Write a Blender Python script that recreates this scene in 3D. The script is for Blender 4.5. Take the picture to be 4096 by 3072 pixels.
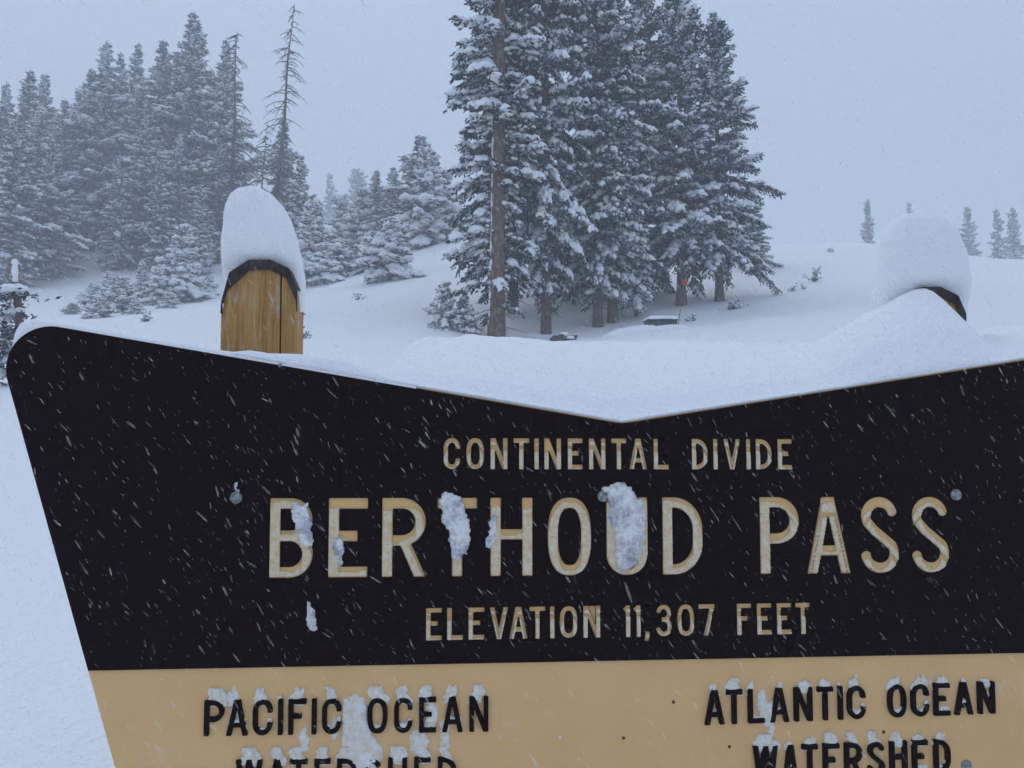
import bpy, bmesh, math, random
import numpy as np
from mathutils import Vector

# ------------------------------------------------------------------ camera, sky, sun, exposure
SC = bpy.context.scene
for o in list(bpy.data.objects): bpy.data.objects.remove(o)
COL = SC.collection
FPX = 3313.0                      # focal length in pixels of the 4096 px wide photograph
PITCH = math.radians(3.3)
EYE = 1.55
cam_d = bpy.data.cameras.new('camera'); cam = bpy.data.objects.new('camera', cam_d); COL.objects.link(cam)
cam.location = (0, 0, EYE); cam.rotation_euler = (math.radians(90) + PITCH, 0, 0)
cam_d.sensor_width = 36.0; cam_d.lens = FPX / 4096 * 36.0; cam_d.clip_end = 3000; cam_d.clip_start = 0.02
SC.camera = cam

world = bpy.data.worlds.new('World'); SC.world = world; world.use_nodes = True
wn = world.node_tree.nodes; wl = world.node_tree.links; wn.clear()
SUN_EL, SUN_ROT = math.radians(58), math.radians(330)
sky = wn.new('ShaderNodeTexSky'); sky.sky_type = 'NISHITA'; sky.sun_disc = False
sky.sun_elevation = SUN_EL; sky.sun_rotation = SUN_ROT; sky.dust_density = 4.0; sky.air_density = 1.0
wmix = wn.new('ShaderNodeMix'); wmix.data_type = 'RGBA'; wmix.inputs[0].default_value = 0.86
wl.new(sky.outputs[0], wmix.inputs[6]); wmix.inputs[7].default_value = (5.25, 6.55, 8.5, 1)   # even cloud deck
bg = wn.new('ShaderNodeBackground'); bg.inputs[1].default_value = 0.10
wout = wn.new('ShaderNodeOutputWorld')
wl.new(wmix.outputs[2], bg.inputs[0]); wl.new(bg.outputs[0], wout.inputs[0])

sun_d = bpy.data.lights.new('sun', 'SUN'); sun_d.energy = 0.5; sun_d.angle = math.radians(60); sun_d.color = (1.0, 0.97, 0.93)
sun = bpy.data.objects.new('sun', sun_d); COL.objects.link(sun)
sdir = Vector((math.sin(SUN_ROT) * math.cos(SUN_EL), math.cos(SUN_ROT) * math.cos(SUN_EL), math.sin(SUN_EL)))
sun.rotation_euler = sdir.to_track_quat('Z', 'Y').to_euler(); sun.location = (0, 0, 60)

SC.view_settings.view_transform = 'Standard'; SC.view_settings.look = 'None'
SC.view_settings.gamma = 1; SC.view_settings.use_curve_mapping = False
SC.view_settings.exposure = 0.25
SC.render.engine = 'CYCLES'
SC.cycles.use_denoising = True
SC.cycles.use_adaptive_sampling = True; SC.cycles.adaptive_threshold = 0.03
SC.cycles.max_bounces = 5; SC.cycles.diffuse_bounces = 3; SC.cycles.transparent_max_bounces = 8
SC.cycles.volume_bounces = 1
HAZE_DENSITY = 0.0072

# ------------------------------------------------------------------ helpers
rng = np.random.default_rng(11)
CT, ST = math.cos(PITCH), math.sin(PITCH)
K22 = 4096 / 2212.0               # measurements below are in a 2212 px wide copy of the photograph

def ray(px, py):
    X = (px - 2048) / FPX; Y = (1536 - py) / FPX
    d = np.array([X, CT - Y * ST, ST + Y * CT]); return d / d[1]

def W(px, py, D):                 # world point at forward distance D, photograph pixels
    d = ray(px, py); return np.array([d[0] * D, D, EYE + d[2] * D])

def W2(x, y, D): return W(x * K22, y * K22, D)

def far_d(D): return D if D < 26 else 26 + (D - 26) * 1.45   # real distances beyond the clump

def fade(t): return t * t * t * (t * (t * 6 - 15) + 10)

def vnoise(x, y, seed=0):
    xi = np.floor(x).astype(np.int64); yi = np.floor(y).astype(np.int64)
    fx = fade(x - xi); fy = fade(y - yi)
    def h(a, b):
        n = (a * 374761393 + b * 668265263 + seed * 974634777) & 0xffffffff
        n = ((n ^ (n >> 13)) * 1274126177) & 0xffffffff
        return ((n ^ (n >> 16)) & 0xffff) / 65535.0
    return (h(xi, yi) * (1 - fx) + h(xi + 1, yi) * fx) * (1 - fy) + (h(xi, yi + 1) * (1 - fx) + h(xi + 1, yi + 1) * fx) * fy

def fbm(x, y, seed=0, octv=4):
    x = np.asarray(x, float); y = np.asarray(y, float); s = 0; a = 0.5
    for i in range(octv):
        s = s + a * (vnoise(x, y, seed + i) - 0.5) * 2; x = x * 2.03 + 7.1; y = y * 2.03 + 3.7; a *= 0.5
    return s

def np_mesh(name, V, faces, mats, smooth=True):
    """V (n,3); faces = list of (m,k) int arrays"""
    me = bpy.data.meshes.new(name)
    V = np.asarray(V, np.float32); faces = [np.asarray(f, np.int32) for f in faces if len(f)]
    me.vertices.add(len(V)); me.vertices.foreach_set('co', V.ravel())
    loops = np.concatenate([f.ravel() for f in faces]); me.loops.add(len(loops)); me.loops.foreach_set('vertex_index', loops)
    cnt = np.concatenate([np.full(len(f), f.shape[1], np.int32) for f in faces])
    st = np.concatenate([[0], np.cumsum(cnt)[:-1]]).astype(np.int32)
    me.polygons.add(len(cnt)); me.polygons.foreach_set('loop_start', st); me.polygons.foreach_set('loop_total', cnt)
    me.polygons.foreach_set('use_smooth', np.full(len(cnt), smooth, bool))
    for m in (mats if isinstance(mats, (list, tuple)) else [mats]): me.materials.append(m)
    me.update(calc_edges=True); me.validate(); return me

def link(name, me, parent=None):
    o = bpy.data.objects.new(name, me); COL.objects.link(o)
    if parent is not None: o.parent = parent
    if parent is not None and name in ('crown', 'branch_snow', 'bare_branches', 'packed_snow', 'foliage', 'stem'): o['kind'] = 'stuff'
    return o

def tag(o, label, cat, group=None, kind=None):
    if label: o['label'] = label
    if cat: o['category'] = cat
    if group: o['group'] = group
    if kind: o['kind'] = kind
    return o

def empty(name, loc, rz=0.0):
    o = bpy.data.objects.new(name, None); COL.objects.link(o); o.location = loc; o.rotation_euler = (0, 0, rz)
    o.empty_display_size = 0.1; return o

def copy_tree(o, parent=None):
    c = o.copy(); COL.objects.link(c); c.parent = parent
    for ch in o.children: copy_tree(ch, c)
    return c

class MB:
    """collects pieces into one mesh"""
    def __init__(s): s.V = []; s.F = {3: [], 4: []}; s.n = 0
    def add(s, V, *fs):
        V = np.asarray(V, float).reshape(-1, 3)
        for f in fs:
            f = np.asarray(f, int); s.F[f.shape[1]].append(f + s.n)
        s.V.append(V); s.n += len(V)
    def box(s, lo, hi):
        x0, y0, z0 = lo; x1, y1, z1 = hi
        s.add([(x0,y0,z0),(x1,y0,z0),(x1,y1,z0),(x0,y1,z0),(x0,y0,z1),(x1,y0,z1),(x1,y1,z1),(x0,y1,z1)],
              [(0,3,2,1),(4,5,6,7),(0,1,5,4),(1,2,6,5),(2,3,7,6),(3,0,4,7)])
    def tube(s, pts, rad, n=6, cap=True):
        pts = np.asarray(pts, float); rad = np.broadcast_to(rad, len(pts)); k = len(pts)
        tan = np.gradient(pts, axis=0); tan /= np.linalg.norm(tan, axis=1)[:, None] + 1e-9
        up = np.where(np.abs(tan[:, 2:3]) > 0.9, np.array([[1., 0, 0]]), np.array([[0, 0, 1.]]))
        a = np.cross(tan, up); a /= np.linalg.norm(a, axis=1)[:, None] + 1e-9; b = np.cross(tan, a)
        th = np.arange(n) * 2 * math.pi / n
        V = pts[:, None] + rad[:, None, None] * (np.cos(th)[None, :, None] * a[:, None] + np.sin(th)[None, :, None] * b[:, None])
        i = np.arange(k - 1)[:, None] * n; j = np.arange(n)[None]; j2 = (j + 1) % n
        F = np.stack([i + j, i + j2, i + n + j2, i + n + j], -1).reshape(-1, 4)
        V = V.reshape(-1, 3)
        if cap:
            V = np.concatenate([V, pts[:1], pts[-1:]]); q = np.arange(n); q2 = (q + 1) % n
            T = np.concatenate([np.stack([q2, q, np.full(n, k * n)], 1), np.stack([(k - 1) * n + q, (k - 1) * n + q2, np.full(n, k * n + 1)], 1)])
            s.add(V, F, T)
        else: s.add(V, F)
    def mesh(s, name, mat, smooth=True):
        fs = [np.concatenate(v) for v in s.F.values() if v]
        return np_mesh(name, np.concatenate(s.V), fs, mat, smooth)

# ------------------------------------------------------------------ materials
def material(name, col, rough=0.8, metal=0.0, spec=0.3):
    m = bpy.data.materials.new(name); m.use_nodes = True; nt = m.node_tree
    b = nt.nodes['Principled BSDF']; b.inputs['Base Color'].default_value = (*col, 1); b.inputs['Roughness'].default_value = rough
    b.inputs['Metallic'].default_value = metal; b.inputs['Specular IOR Level'].default_value = spec
    return m, nt, b

def nd(nt, t, **kw):
    n = nt.nodes.new(t)
    for k, v in kw.items():
        if k in n.inputs: n.inputs[k].default_value = v
        else: setattr(n, k, v)
    return n

def noise(nt, scale, detail=4, rough=0.55, vec=None, kind='Object'):
    tc = nd(nt, 'ShaderNodeTexCoord'); n = nd(nt, 'ShaderNodeTexNoise', Scale=scale, Detail=detail, Roughness=rough)
    src = tc.outputs[kind]
    if vec is not None:
        mp = nd(nt, 'ShaderNodeMapping'); mp.inputs['Scale'].default_value = vec; nt.links.new(src, mp.inputs[0]); src = mp.outputs[0]
    nt.links.new(src, n.inputs['Vector']); return n

def ramp(nt, src, stops):
    r = nd(nt, 'ShaderNodeValToRGB'); e = r.color_ramp.elements
    while len(e) < len(stops): e.new(0.5)
    for i, (p, c) in enumerate(stops):
        e[i].position = p; e[i].color = (*c, 1) if len(c) == 3 else c
    nt.links.new(src, r.inputs[0]); return r

def bump(nt, b, h, strength=0.3, dist=0.01):
    bp = nd(nt, 'ShaderNodeBump', Strength=strength, Distance=dist); nt.links.new(h, bp.inputs['Height'])
    nt.links.new(bp.outputs[0], b.inputs['Normal'])

def snow_material(name, scales, dist, strength=0.5, col=(0.91, 0.92, 0.94)):
    m, nt, b = material(name, col, 0.75, 0, 0.15)
    n1 = noise(nt, scales[0], 5, 0.6); n2 = noise(nt, scales[1], 3, 0.6)
    ad = nd(nt, 'ShaderNodeMath', operation='ADD'); nt.links.new(n1.outputs[0], ad.inputs[0]); nt.links.new(n2.outputs[0], ad.inputs[1])
    bump(nt, b, ad.outputs[0], strength, dist); return m

M = {}
M['snow_ground'] = snow_material('snow_ground', (1.2, 14.0), 0.08, 0.45)
M['snow_bank'] = snow_material('snow_bank', (12.0, 60.0), 0.02, 0.48)
M['snow_fine'] = snow_material('snow_fine', (30.0, 160.0), 0.008, 0.55)
M['snow_tree'] = snow_material('snow_tree', (5.0, 22.0), 0.03, 0.4)

m, nt, b = material('needles', (0.03, 0.045, 0.042), 0.8, 0, 0.2)
geo = nd(nt, 'ShaderNodeNewGeometry'); sx = nd(nt, 'ShaderNodeSeparateXYZ'); nt.links.new(geo.outputs['Normal'], sx.inputs[0])
n1 = noise(nt, 3.2, 3); n2 = noise(nt, 0.9, 2)
cr = ramp(nt, n2.outputs[0], [(0.3, (0.015, 0.022, 0.028)), (0.7, (0.036, 0.047, 0.052))])
ma = nd(nt, 'ShaderNodeMath', operation='MULTIPLY_ADD'); ma.inputs[1].default_value = 0.55; nt.links.new(n1.outputs[0], ma.inputs[0]); nt.links.new(sx.outputs[2], ma.inputs[2])
fr = ramp(nt, ma.outputs[0], [(0.5, (0, 0, 0)), (0.84, (1, 1, 1))])
mx = nd(nt, 'ShaderNodeMix', data_type='RGBA'); nt.links.new(fr.outputs[0], mx.inputs[0]); nt.links.new(cr.outputs[0], mx.inputs[6]); mx.inputs[7].default_value = (0.72, 0.75, 0.82, 1)
nt.links.new(mx.outputs[2], b.inputs['Base Color']); M['needles'] = m

m, nt, b = material('bark', (0.12, 0.085, 0.065), 0.95, 0, 0.1)
n1 = noise(nt, 14, 5, 0.75, (1, 1, 0.45)); cr = ramp(nt, n1.outputs[0], [(0.32, (0.06, 0.04, 0.03)), (0.5, (0.17, 0.11, 0.08)), (0.66, (0.34, 0.27, 0.22))])
nt.links.new(cr.outputs[0], b.inputs['Base Color']); bump(nt, b, n1.outputs[0], 0.9, 0.04); M['bark'] = m

m, nt, b = material('dead_wood', (0.09, 0.08, 0.08), 0.9, 0, 0.1)
n1 = noise(nt, 5, 4, 0.6, (1, 1, 0.2)); cr = ramp(nt, n1.outputs[0], [(0.3, (0.045, 0.038, 0.036)), (0.7, (0.14, 0.12, 0.115))])
nt.links.new(cr.outputs[0], b.inputs['Base Color']); M['dead_wood'] = m

m, nt, b = material('dark_paint', (0.0055, 0.0045, 0.006), 0.75, 0, 0.05)
n1 = noise(nt, 30, 5, 0.65); cr = ramp(nt, n1.outputs[0], [(0.3, (0.0075, 0.0028, 0.0036)), (0.75, (0.0125, 0.0055, 0.0065))])
n2 = noise(nt, 330, 2, 0.5); n3 = noise(nt, 2.5, 4, 0.6)
fz = ramp(nt, n2.outputs[0], [(0.70, (0, 0, 0)), (0.78, (0.22, 0.22, 0.22))]); fw = ramp(nt, n3.outputs[0], [(0.35, (0.1, 0.1, 0.1)), (0.75, (1, 1, 1))])
mu = nd(nt, 'ShaderNodeMath', operation='MULTIPLY'); nt.links.new(fz.outputs[0], mu.inputs[0]); nt.links.new(fw.outputs[0], mu.inputs[1])
mx = nd(nt, 'ShaderNodeMix', data_type='RGBA'); nt.links.new(mu.outputs[0], mx.inputs[0]); nt.links.new(cr.outputs[0], mx.inputs[6]); mx.inputs[7].default_value = (0.5, 0.5, 0.5, 1)
nt.links.new(mx.outputs[2], b.inputs['Base Color']); bump(nt, b, n1.outputs[0], 0.12, 0.002); M['dark_paint'] = m

def tan_mat(name, c0, c1):
    m, nt, b = material(name, c0, 0.7, 0, 0.2)
    n1 = noise(nt, 6, 5, 0.6); n2 = noise(nt, 90, 3, 0.6)
    cr = ramp(nt, n1.outputs[0], [(0.25, c0), (0.75, c1)])
    # frost film stuck in blotches
    n3 = noise(nt, 4.2, 6, 0.75); fr = ramp(nt, n3.outputs[0], [(0.56, (0, 0, 0)), (0.78, (0.55, 0.55, 0.55))])
    mu = nd(nt, 'ShaderNodeMath', operation='MULTIPLY'); r2 = ramp(nt, n2.outputs[0], [(0.4, (0, 0, 0)), (0.62, (1, 1, 1))])
    nt.links.new(fr.outputs[0], mu.inputs[0]); nt.links.new(r2.outputs[0], mu.inputs[1])
    mx = nd(nt, 'ShaderNodeMix', data_type='RGBA'); nt.links.new(mu.outputs[0], mx.inputs[0]); nt.links.new(cr.outputs[0], mx.inputs[6]); mx.inputs[7].default_value = (0.75, 0.74, 0.72, 1)
    nt.links.new(mx.outputs[2], b.inputs['Base Color']); bump(nt, b, n2.outputs[0], 0.08, 0.002); return m
M['tan_board'] = tan_mat('tan_board', (0.74, 0.45, 0.2), (0.81, 0.505, 0.235))
M['tan_letter'] = tan_mat('tan_letter', (0.74, 0.44, 0.17), (0.8, 0.5, 0.21))

# frosty snow packed on the sign, thin enough to be dirty with the paint below
m, nt, b = material('packed_snow', (0.72, 0.66, 0.6), 0.8, 0, 0.2)
n1 = noise(nt, 55, 5, 0.7); n2 = noise(nt, 220, 3, 0.7)
cr = ramp(nt, n1.outputs[0], [(0.34, (0.78, 0.53, 0.27)), (0.5, (0.82, 0.65, 0.44)), (0.72, (0.88, 0.80, 0.69))])
nt.links.new(cr.outputs[0], b.inputs['Base Color'])
ad = nd(nt, 'ShaderNodeMath', operation='ADD'); nt.links.new(n1.outputs[0], ad.inputs[0]); nt.links.new(n2.outputs[0], ad.inputs[1])
bump(nt, b, ad.outputs[0], 0.6, 0.006); M['packed_snow'] = m

m, nt, b = material('cap_snow', (0.8, 0.78, 0.74), 0.8, 0, 0.2)
n1 = noise(nt, 60, 5, 0.7); n2 = noise(nt, 220, 3, 0.7); cr = ramp(nt, n1.outputs[0], [(0.34, (0.72, 0.6, 0.44)), (0.5, (0.82, 0.76, 0.68)), (0.68, (0.9, 0.9, 0.9))]); nt.links.new(cr.outputs[0], b.inputs['Base Color'])
ad = nd(nt, 'ShaderNodeMath', operation='ADD'); nt.links.new(n1.outputs[0], ad.inputs[0]); nt.links.new(n2.outputs[0], ad.inputs[1]); bump(nt, b, ad.outputs[0], 0.6, 0.006); M['cap_snow'] = m

m, nt, b = material('icy_snow', (0.6, 0.64, 0.72), 0.6, 0, 0.3)
n1 = noise(nt, 75, 6, 0.75); n0 = noise(nt, 14, 3, 0.6); ad0 = nd(nt, 'ShaderNodeMath', operation='MULTIPLY_ADD'); ad0.inputs[1].default_value = 0.5; nt.links.new(n1.outputs[0], ad0.inputs[0]); ad1 = nd(nt, 'ShaderNodeMath', operation='MULTIPLY'); ad1.inputs[1].default_value = 0.5; nt.links.new(n0.outputs[0], ad1.inputs[0]); nt.links.new(ad1.outputs[0], ad0.inputs[2]); cr = ramp(nt, ad0.outputs[0], [(0.36, (0.24, 0.24, 0.29)), (0.46, (0.5, 0.5, 0.54)), (0.56, (0.86, 0.85, 0.83))])
nt.links.new(cr.outputs[0], b.inputs['Base Color']); bump(nt, b, n1.outputs[0], 0.5, 0.005); M['icy_snow'] = m

m, nt, b = material('post_wood', (0.35, 0.2, 0.08), 0.75, 0, 0.2)
n1 = noise(nt, 42, 7, 0.75, (1, 1, 0.06)); n2 = noise(nt, 130, 5, 0.75, (1, 1, 0.03))
cr = ramp(nt, n1.outputs[0], [(0.25, (0.3, 0.155, 0.05)), (0.45, (0.44, 0.25, 0.085)), (0.6, (0.54, 0.32, 0.115)), (0.78, (0.62, 0.43, 0.2))])
c2 = ramp(nt, n2.outputs[0], [(0.36, (0.3, 0.26, 0.22)), (0.54, (1, 1, 1))])
mu = nd(nt, 'ShaderNodeMix', data_type='RGBA', blend_type='MULTIPLY'); mu.inputs[0].default_value = 0.5
nt.links.new(cr.outputs[0], mu.inputs[6]); nt.links.new(c2.outputs[0], mu.inputs[7])
n3 = noise(nt, 34, 6, 0.8, (1, 1, 0.22)); f3 = ramp(nt, n3.outputs[0], [(0.52, (0, 0, 0)), (0.68, (0.65, 0.65, 0.65))])
mx = nd(nt, 'ShaderNodeMix', data_type='RGBA'); nt.links.new(f3.outputs[0], mx.inputs[0]); nt.links.new(mu.outputs[2], mx.inputs[6]); mx.inputs[7].default_value = (0.55, 0.5, 0.43, 1)
nt.links.new(mx.outputs[2], b.inputs['Base Color']); bump(nt, b, n2.outputs[0], 0.6, 0.006); M['post_wood'] = m

m, nt, b = material('flashing', (0.045, 0.036, 0.038), 0.6, 0.35, 0.3)
n1 = noise(nt, 25, 4, 0.6); cr = ramp(nt, n1.outputs[0], [(0.3, (0.03, 0.024, 0.026)), (0.7, (0.075, 0.06, 0.06))]); nt.links.new(cr.outputs[0], b.inputs['Base Color']); M['flashing'] = m
m, nt, b = material('bolt_metal', (0.32, 0.4, 0.44), 0.55, 0.3, 0.4)
n1 = noise(nt, 130, 4, 0.7); cr = ramp(nt, n1.outputs[0], [(0.35, (0.1, 0.12, 0.12)), (0.55, (0.28, 0.31, 0.31)), (0.72, (0.55, 0.56, 0.55))]); nt.links.new(cr.outputs[0], b.inputs['Base Color']); M['bolt_metal'] = m
M['seam'] = material('seam_black', (0.0015, 0.001, 0.001), 1.0, 0, 0.0)[0]
M['hole'] = material('hole_dark', (0.012, 0.009, 0.008), 0.9)[0]
M['screw'] = material('rusty_screw', (0.12, 0.07, 0.03), 0.7, 0.3)[0]
M['orange'] = material('orange_marker', (0.95, 0.09, 0.02), 0.5)[0]
m, nt, b = material('box_green', (0.05, 0.075, 0.065), 0.6); n1 = noise(nt, 8, 4); cr = ramp(nt, n1.outputs[0], [(0.3, (0.035, 0.055, 0.05)), (0.7, (0.075, 0.1, 0.09))]); nt.links.new(cr.outputs[0], b.inputs['Base Color']); M['box_green'] = m
M['sticker_yellow'] = material('sticker_yellow', (0.6, 0.42, 0.06), 0.5)[0]
M['sticker_orange'] = material('sticker_orange', (0.65, 0.2, 0.06), 0.5)[0]
m, nt, b = material('rock', (0.1, 0.095, 0.09), 0.9); n1 = noise(nt, 9, 5); cr = ramp(nt, n1.outputs[0], [(0.35, (0.04, 0.04, 0.04)), (0.6, (0.14, 0.13, 0.12)), (0.66, (0.7, 0.72, 0.75))]); nt.links.new(cr.outputs[0], b.inputs['Base Color']); M['rock'] = m
m, nt, b = material('twig', (0.07, 0.06, 0.055), 0.9); M['twig'] = m
m, nt, b = material('snowflake', (0.85, 0.87, 0.9), 0.8, 0, 0.1)
tl_ = nd(nt, 'ShaderNodeBsdfTranslucent'); tl_.inputs[0].default_value = (0.9, 0.92, 0.95, 1); m2 = nd(nt, 'ShaderNodeMixShader'); nt.links.new(b.outputs[0], m2.inputs[1]); nt.links.new(tl_.outputs[0], m2.inputs[2]); b = m2
tr = nd(nt, 'ShaderNodeBsdfTransparent'); ms = nd(nt, 'ShaderNodeMixShader'); ms.inputs[0].default_value = 0.3
nf = noise(nt, 60, 1); rf = ramp(nt, nf.outputs[0], [(0.3, (0.04, 0.04, 0.04)), (0.7, (0.34, 0.34, 0.34))]); nt.links.new(rf.outputs[0], ms.inputs[0])
nt.links.new(tr.outputs[0], ms.inputs[1]); nt.links.new(b.outputs[0], ms.inputs[2]); nt.links.new(ms.outputs[0], nt.nodes['Material Output'].inputs[0]); M['snowflake'] = m

# ------------------------------------------------------------------ snow-covered ground
# (x, y, forward distance): spots of the hillside as measured on the photograph
GC = [(2212,575,30),(2420,575,34),(2212,560,40),(1990,548,40),(1790,525,38),(1650,540,34),(1450,545,34),(1200,530,35),(990,512,36),(905,560,33),(840,597,30),
      (700,610,33),(640,640,29),(520,650,28),(330,690,26),(420,660,32),(100,690,28),(150,600,38),(170,520,47),(-150,600,36),(-300,700,28),
      (1070,735,20),(1180,722,21),(1305,702,22),(1375,685,23),(1475,662,24),(1558,652,24.5),(1640,560,29),(1760,590,27),
      (1433,712,18),(1220,735,19),(1000,690,22),(760,720,18),(1800,735,12),(2150,690,14),(2400,680,14),(1500,765,12),(900,800,12),(500,760,14),(200,790,14),(-100,820,14),
      (100,950,10.3),(1000,985,8),(1800,960,8),(2400,930,8),(-100,1250,6.2),(150,1650,3.9),(-200,1650,3.9),
      (720,470,56),(600,520,50),(300,500,58),(0,480,56),(-300,480,50)]
gx = []; gz = []
def gcoord(x, y):
    a = np.arctan2(x, y); r = np.hypot(x, y)
    a = np.clip(a, -0.85, 0.85)
    return np.stack([a * 1.6, np.log(np.maximum(r, 2.0))], -1)
for (x, y, D) in GC:
    p = W2(x, y, far_d(D)); gx.append(gcoord(p[0], p[1])); gz.append(p[2])
def gfix(xn, D, z):               # xn = tan of bearing
    gx.append(gcoord(xn * D, D)); gz.append(z)
for xn, lst in ((-0.8, ((4,0.1),(12,2.4),(40,10),(60,15),(100,22),(145,25))), (-0.35, ((75,16),(100,17),(145,17))),
                (0.0, ((3,0),(5,0.55),(60,9.5),(100,10.5),(145,11))), (0.35, ((4,0.1),(55,11),(80,12),(145,12))),
                (0.8, ((4,0.1),(12,2.6),(40,9.5),(60,12),(100,13),(145,13))), (-0.15, ((90,13),(145,13)))):
    for D, z in lst: gfix(xn, min(far_d(D), 145 + D * 0.1), EYE + (z - EYE) * min(far_d(D), 145 + D * 0.1) / D)
gx = np.array(gx); gz = np.array(gz); NG = len(gx)
def tps(r2): return 0.5 * r2 * np.log(r2 + 1e-9)
A = tps(((gx[:, None] - gx[None]) ** 2).sum(-1)) + np.eye(NG) * 0.004
P = np.concatenate([np.ones((NG, 1)), gx], 1)
sol = np.linalg.solve(np.block([[A, P], [P.T, np.zeros((3, 3))]]), np.concatenate([gz, np.zeros(3)]))
def ground_z(x, y):
    x = np.atleast_1d(np.asarray(x, float)); y = np.atleast_1d(np.asarray(y, float))
    c = gcoord(x, y); out = np.empty(len(c))
    for s in range(0, len(c), 20000):
        q = c[s:s + 20000]; r2 = ((q[:, None] - gx[None]) ** 2).sum(-1)
        out[s:s + 20000] = tps(r2) @ sol[:NG] + sol[NG] + q @ sol[NG + 1:]
    r = np.hypot(x, y); a = np.abs(np.arctan2(x, y))
    flat = np.minimum(r, 60) * 0.05
    w = fade(np.clip((a - 0.75) / 0.7, 0, 1)); out = out * (1 - w) + flat * w
    w2 = fade(np.clip((3.2 - r) / 1.2, 0, 1)); out = out * (1 - w2) + 0.0 * w2
    amp = np.clip(r / 25, 0.15, 1.0)
    out = out + amp * (0.30 * fbm(x * 0.13, y * 0.13, 3, 3) + 0.07 * fbm(x * 0.7, y * 0.7, 9, 3))
    return out
def gz1(x, y): return float(ground_z([x], [y])[0])

rr = np.concatenate([[0.01], np.geomspace(0.6, 165, 195)])
th = np.concatenate([np.linspace(-math.pi, -0.8, 40)[:-1], np.linspace(-0.8, 0.8, 330), np.linspace(0.8, math.pi, 40)[1:-1]])
RR, TH = np.meshgrid(rr, th, indexing='ij'); GXX = (RR * np.sin(TH)).ravel(); GYY = (RR * np.cos(TH)).ravel()
GV = np.stack([GXX, GYY, ground_z(GXX, GYY)], 1); nr, ntn = RR.shape
i = np.arange(nr - 1)[:, None] * ntn; j = np.arange(ntn)[None]; j2 = (j + 1) % ntn
gme = np_mesh('ground', GV, [np.stack([i + j, i + ntn + j, i + ntn + j2, i + j2], -1).reshape(-1, 4)], M['snow_ground'])
tag(link('ground', gme), None, None, kind='structure')

# ------------------------------------------------------------------ trees
def fold(parts): return np.concatenate(parts) if parts else np.zeros((0, 3))

PAD_N = 7
def pad_template():
    th = np.arange(PAD_N) * 2 * math.pi / PAD_N
    rings = [(0.72, -0.35), (1.0, 0.05), (0.66, 0.72)]
    V = [(0, 0, -0.42)]
    for r, z in rings: V += [(r * math.cos(t), r * math.sin(t), z) for t in th]
    V.append((0, 0, 1.0)); V = np.array(V)
    q = np.arange(PAD_N); q2 = (q + 1) % PAD_N
    T = np.concatenate([np.stack([np.zeros(PAD_N, int), 1 + q2, 1 + q], 1), np.stack([1 + 2 * PAD_N + q, 1 + 2 * PAD_N + q2, np.full(PAD_N, 1 + 3 * PAD_N)], 1)])
    Q = np.concatenate([np.stack([1 + k * PAD_N + q, 1 + k * PAD_N + q2, 1 + (k + 1) * PAD_N + q2, 1 + (k + 1) * PAD_N + q], 1) for k in (0, 1)])
    return V, T, Q
PV, PT, PQ = pad_template()

def pads_mesh(name, C, Dr, L, Wd, Hh, r, mat):
    """snow lumps: centres, axis directions, half length, half width, height"""
    n = len(C); Dr = Dr / (np.linalg.norm(Dr, axis=1)[:, None] + 1e-9)
    side = np.cross(Dr, [0, 0, 1.0]); side /= np.linalg.norm(side, axis=1)[:, None] + 1e-9
    up = np.cross(side, Dr)
    t = PV[None] * (1 + r.uniform(-0.24, 0.24, (n, len(PV), 3)))
    V = C[:, None] + t[..., 0:1] * (Dr * L[:, None])[:, None] + t[..., 1:2] * (side * Wd[:, None])[:, None] + t[..., 2:3] * (up * Hh[:, None])[:, None]
    off = (np.arange(n) * len(PV))[:, None, None]
    return np_mesh(name, V.reshape(-1, 3), [(PT[None] + off).reshape(-1, 3), (PQ[None] + off).reshape(-1, 4)], mat)

def tufts_mesh(name, C, Dr, L, Wd, r, mat):
    n = len(C); Dr = Dr / (np.linalg.norm(Dr, axis=1)[:, None] + 1e-9)
    rv = r.normal(size=(n, 3)); a = np.cross(Dr, rv); a /= np.linalg.norm(a, axis=1)[:, None] + 1e-9; bb = np.cross(Dr, a)
    t0 = C - Dr * (L * 0.5)[:, None]; t1 = C + Dr * (L * 0.5)[:, None]; mid = C + Dr * (L * 0.08)[:, None]
    w = Wd[:, None]
    V = np.stack([t0, mid + a * w, t1, mid - a * w, mid + bb * w, mid - bb * w], 1)
    off = (np.arange(n) * 6)[:, None]
    F = np.concatenate([np.array([[0, 1, 2, 3]]) + off, np.array([[0, 4, 2, 5]]) + off])
    return np_mesh(name, V.reshape(-1, 3), [F], mat, smooth=False)

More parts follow.
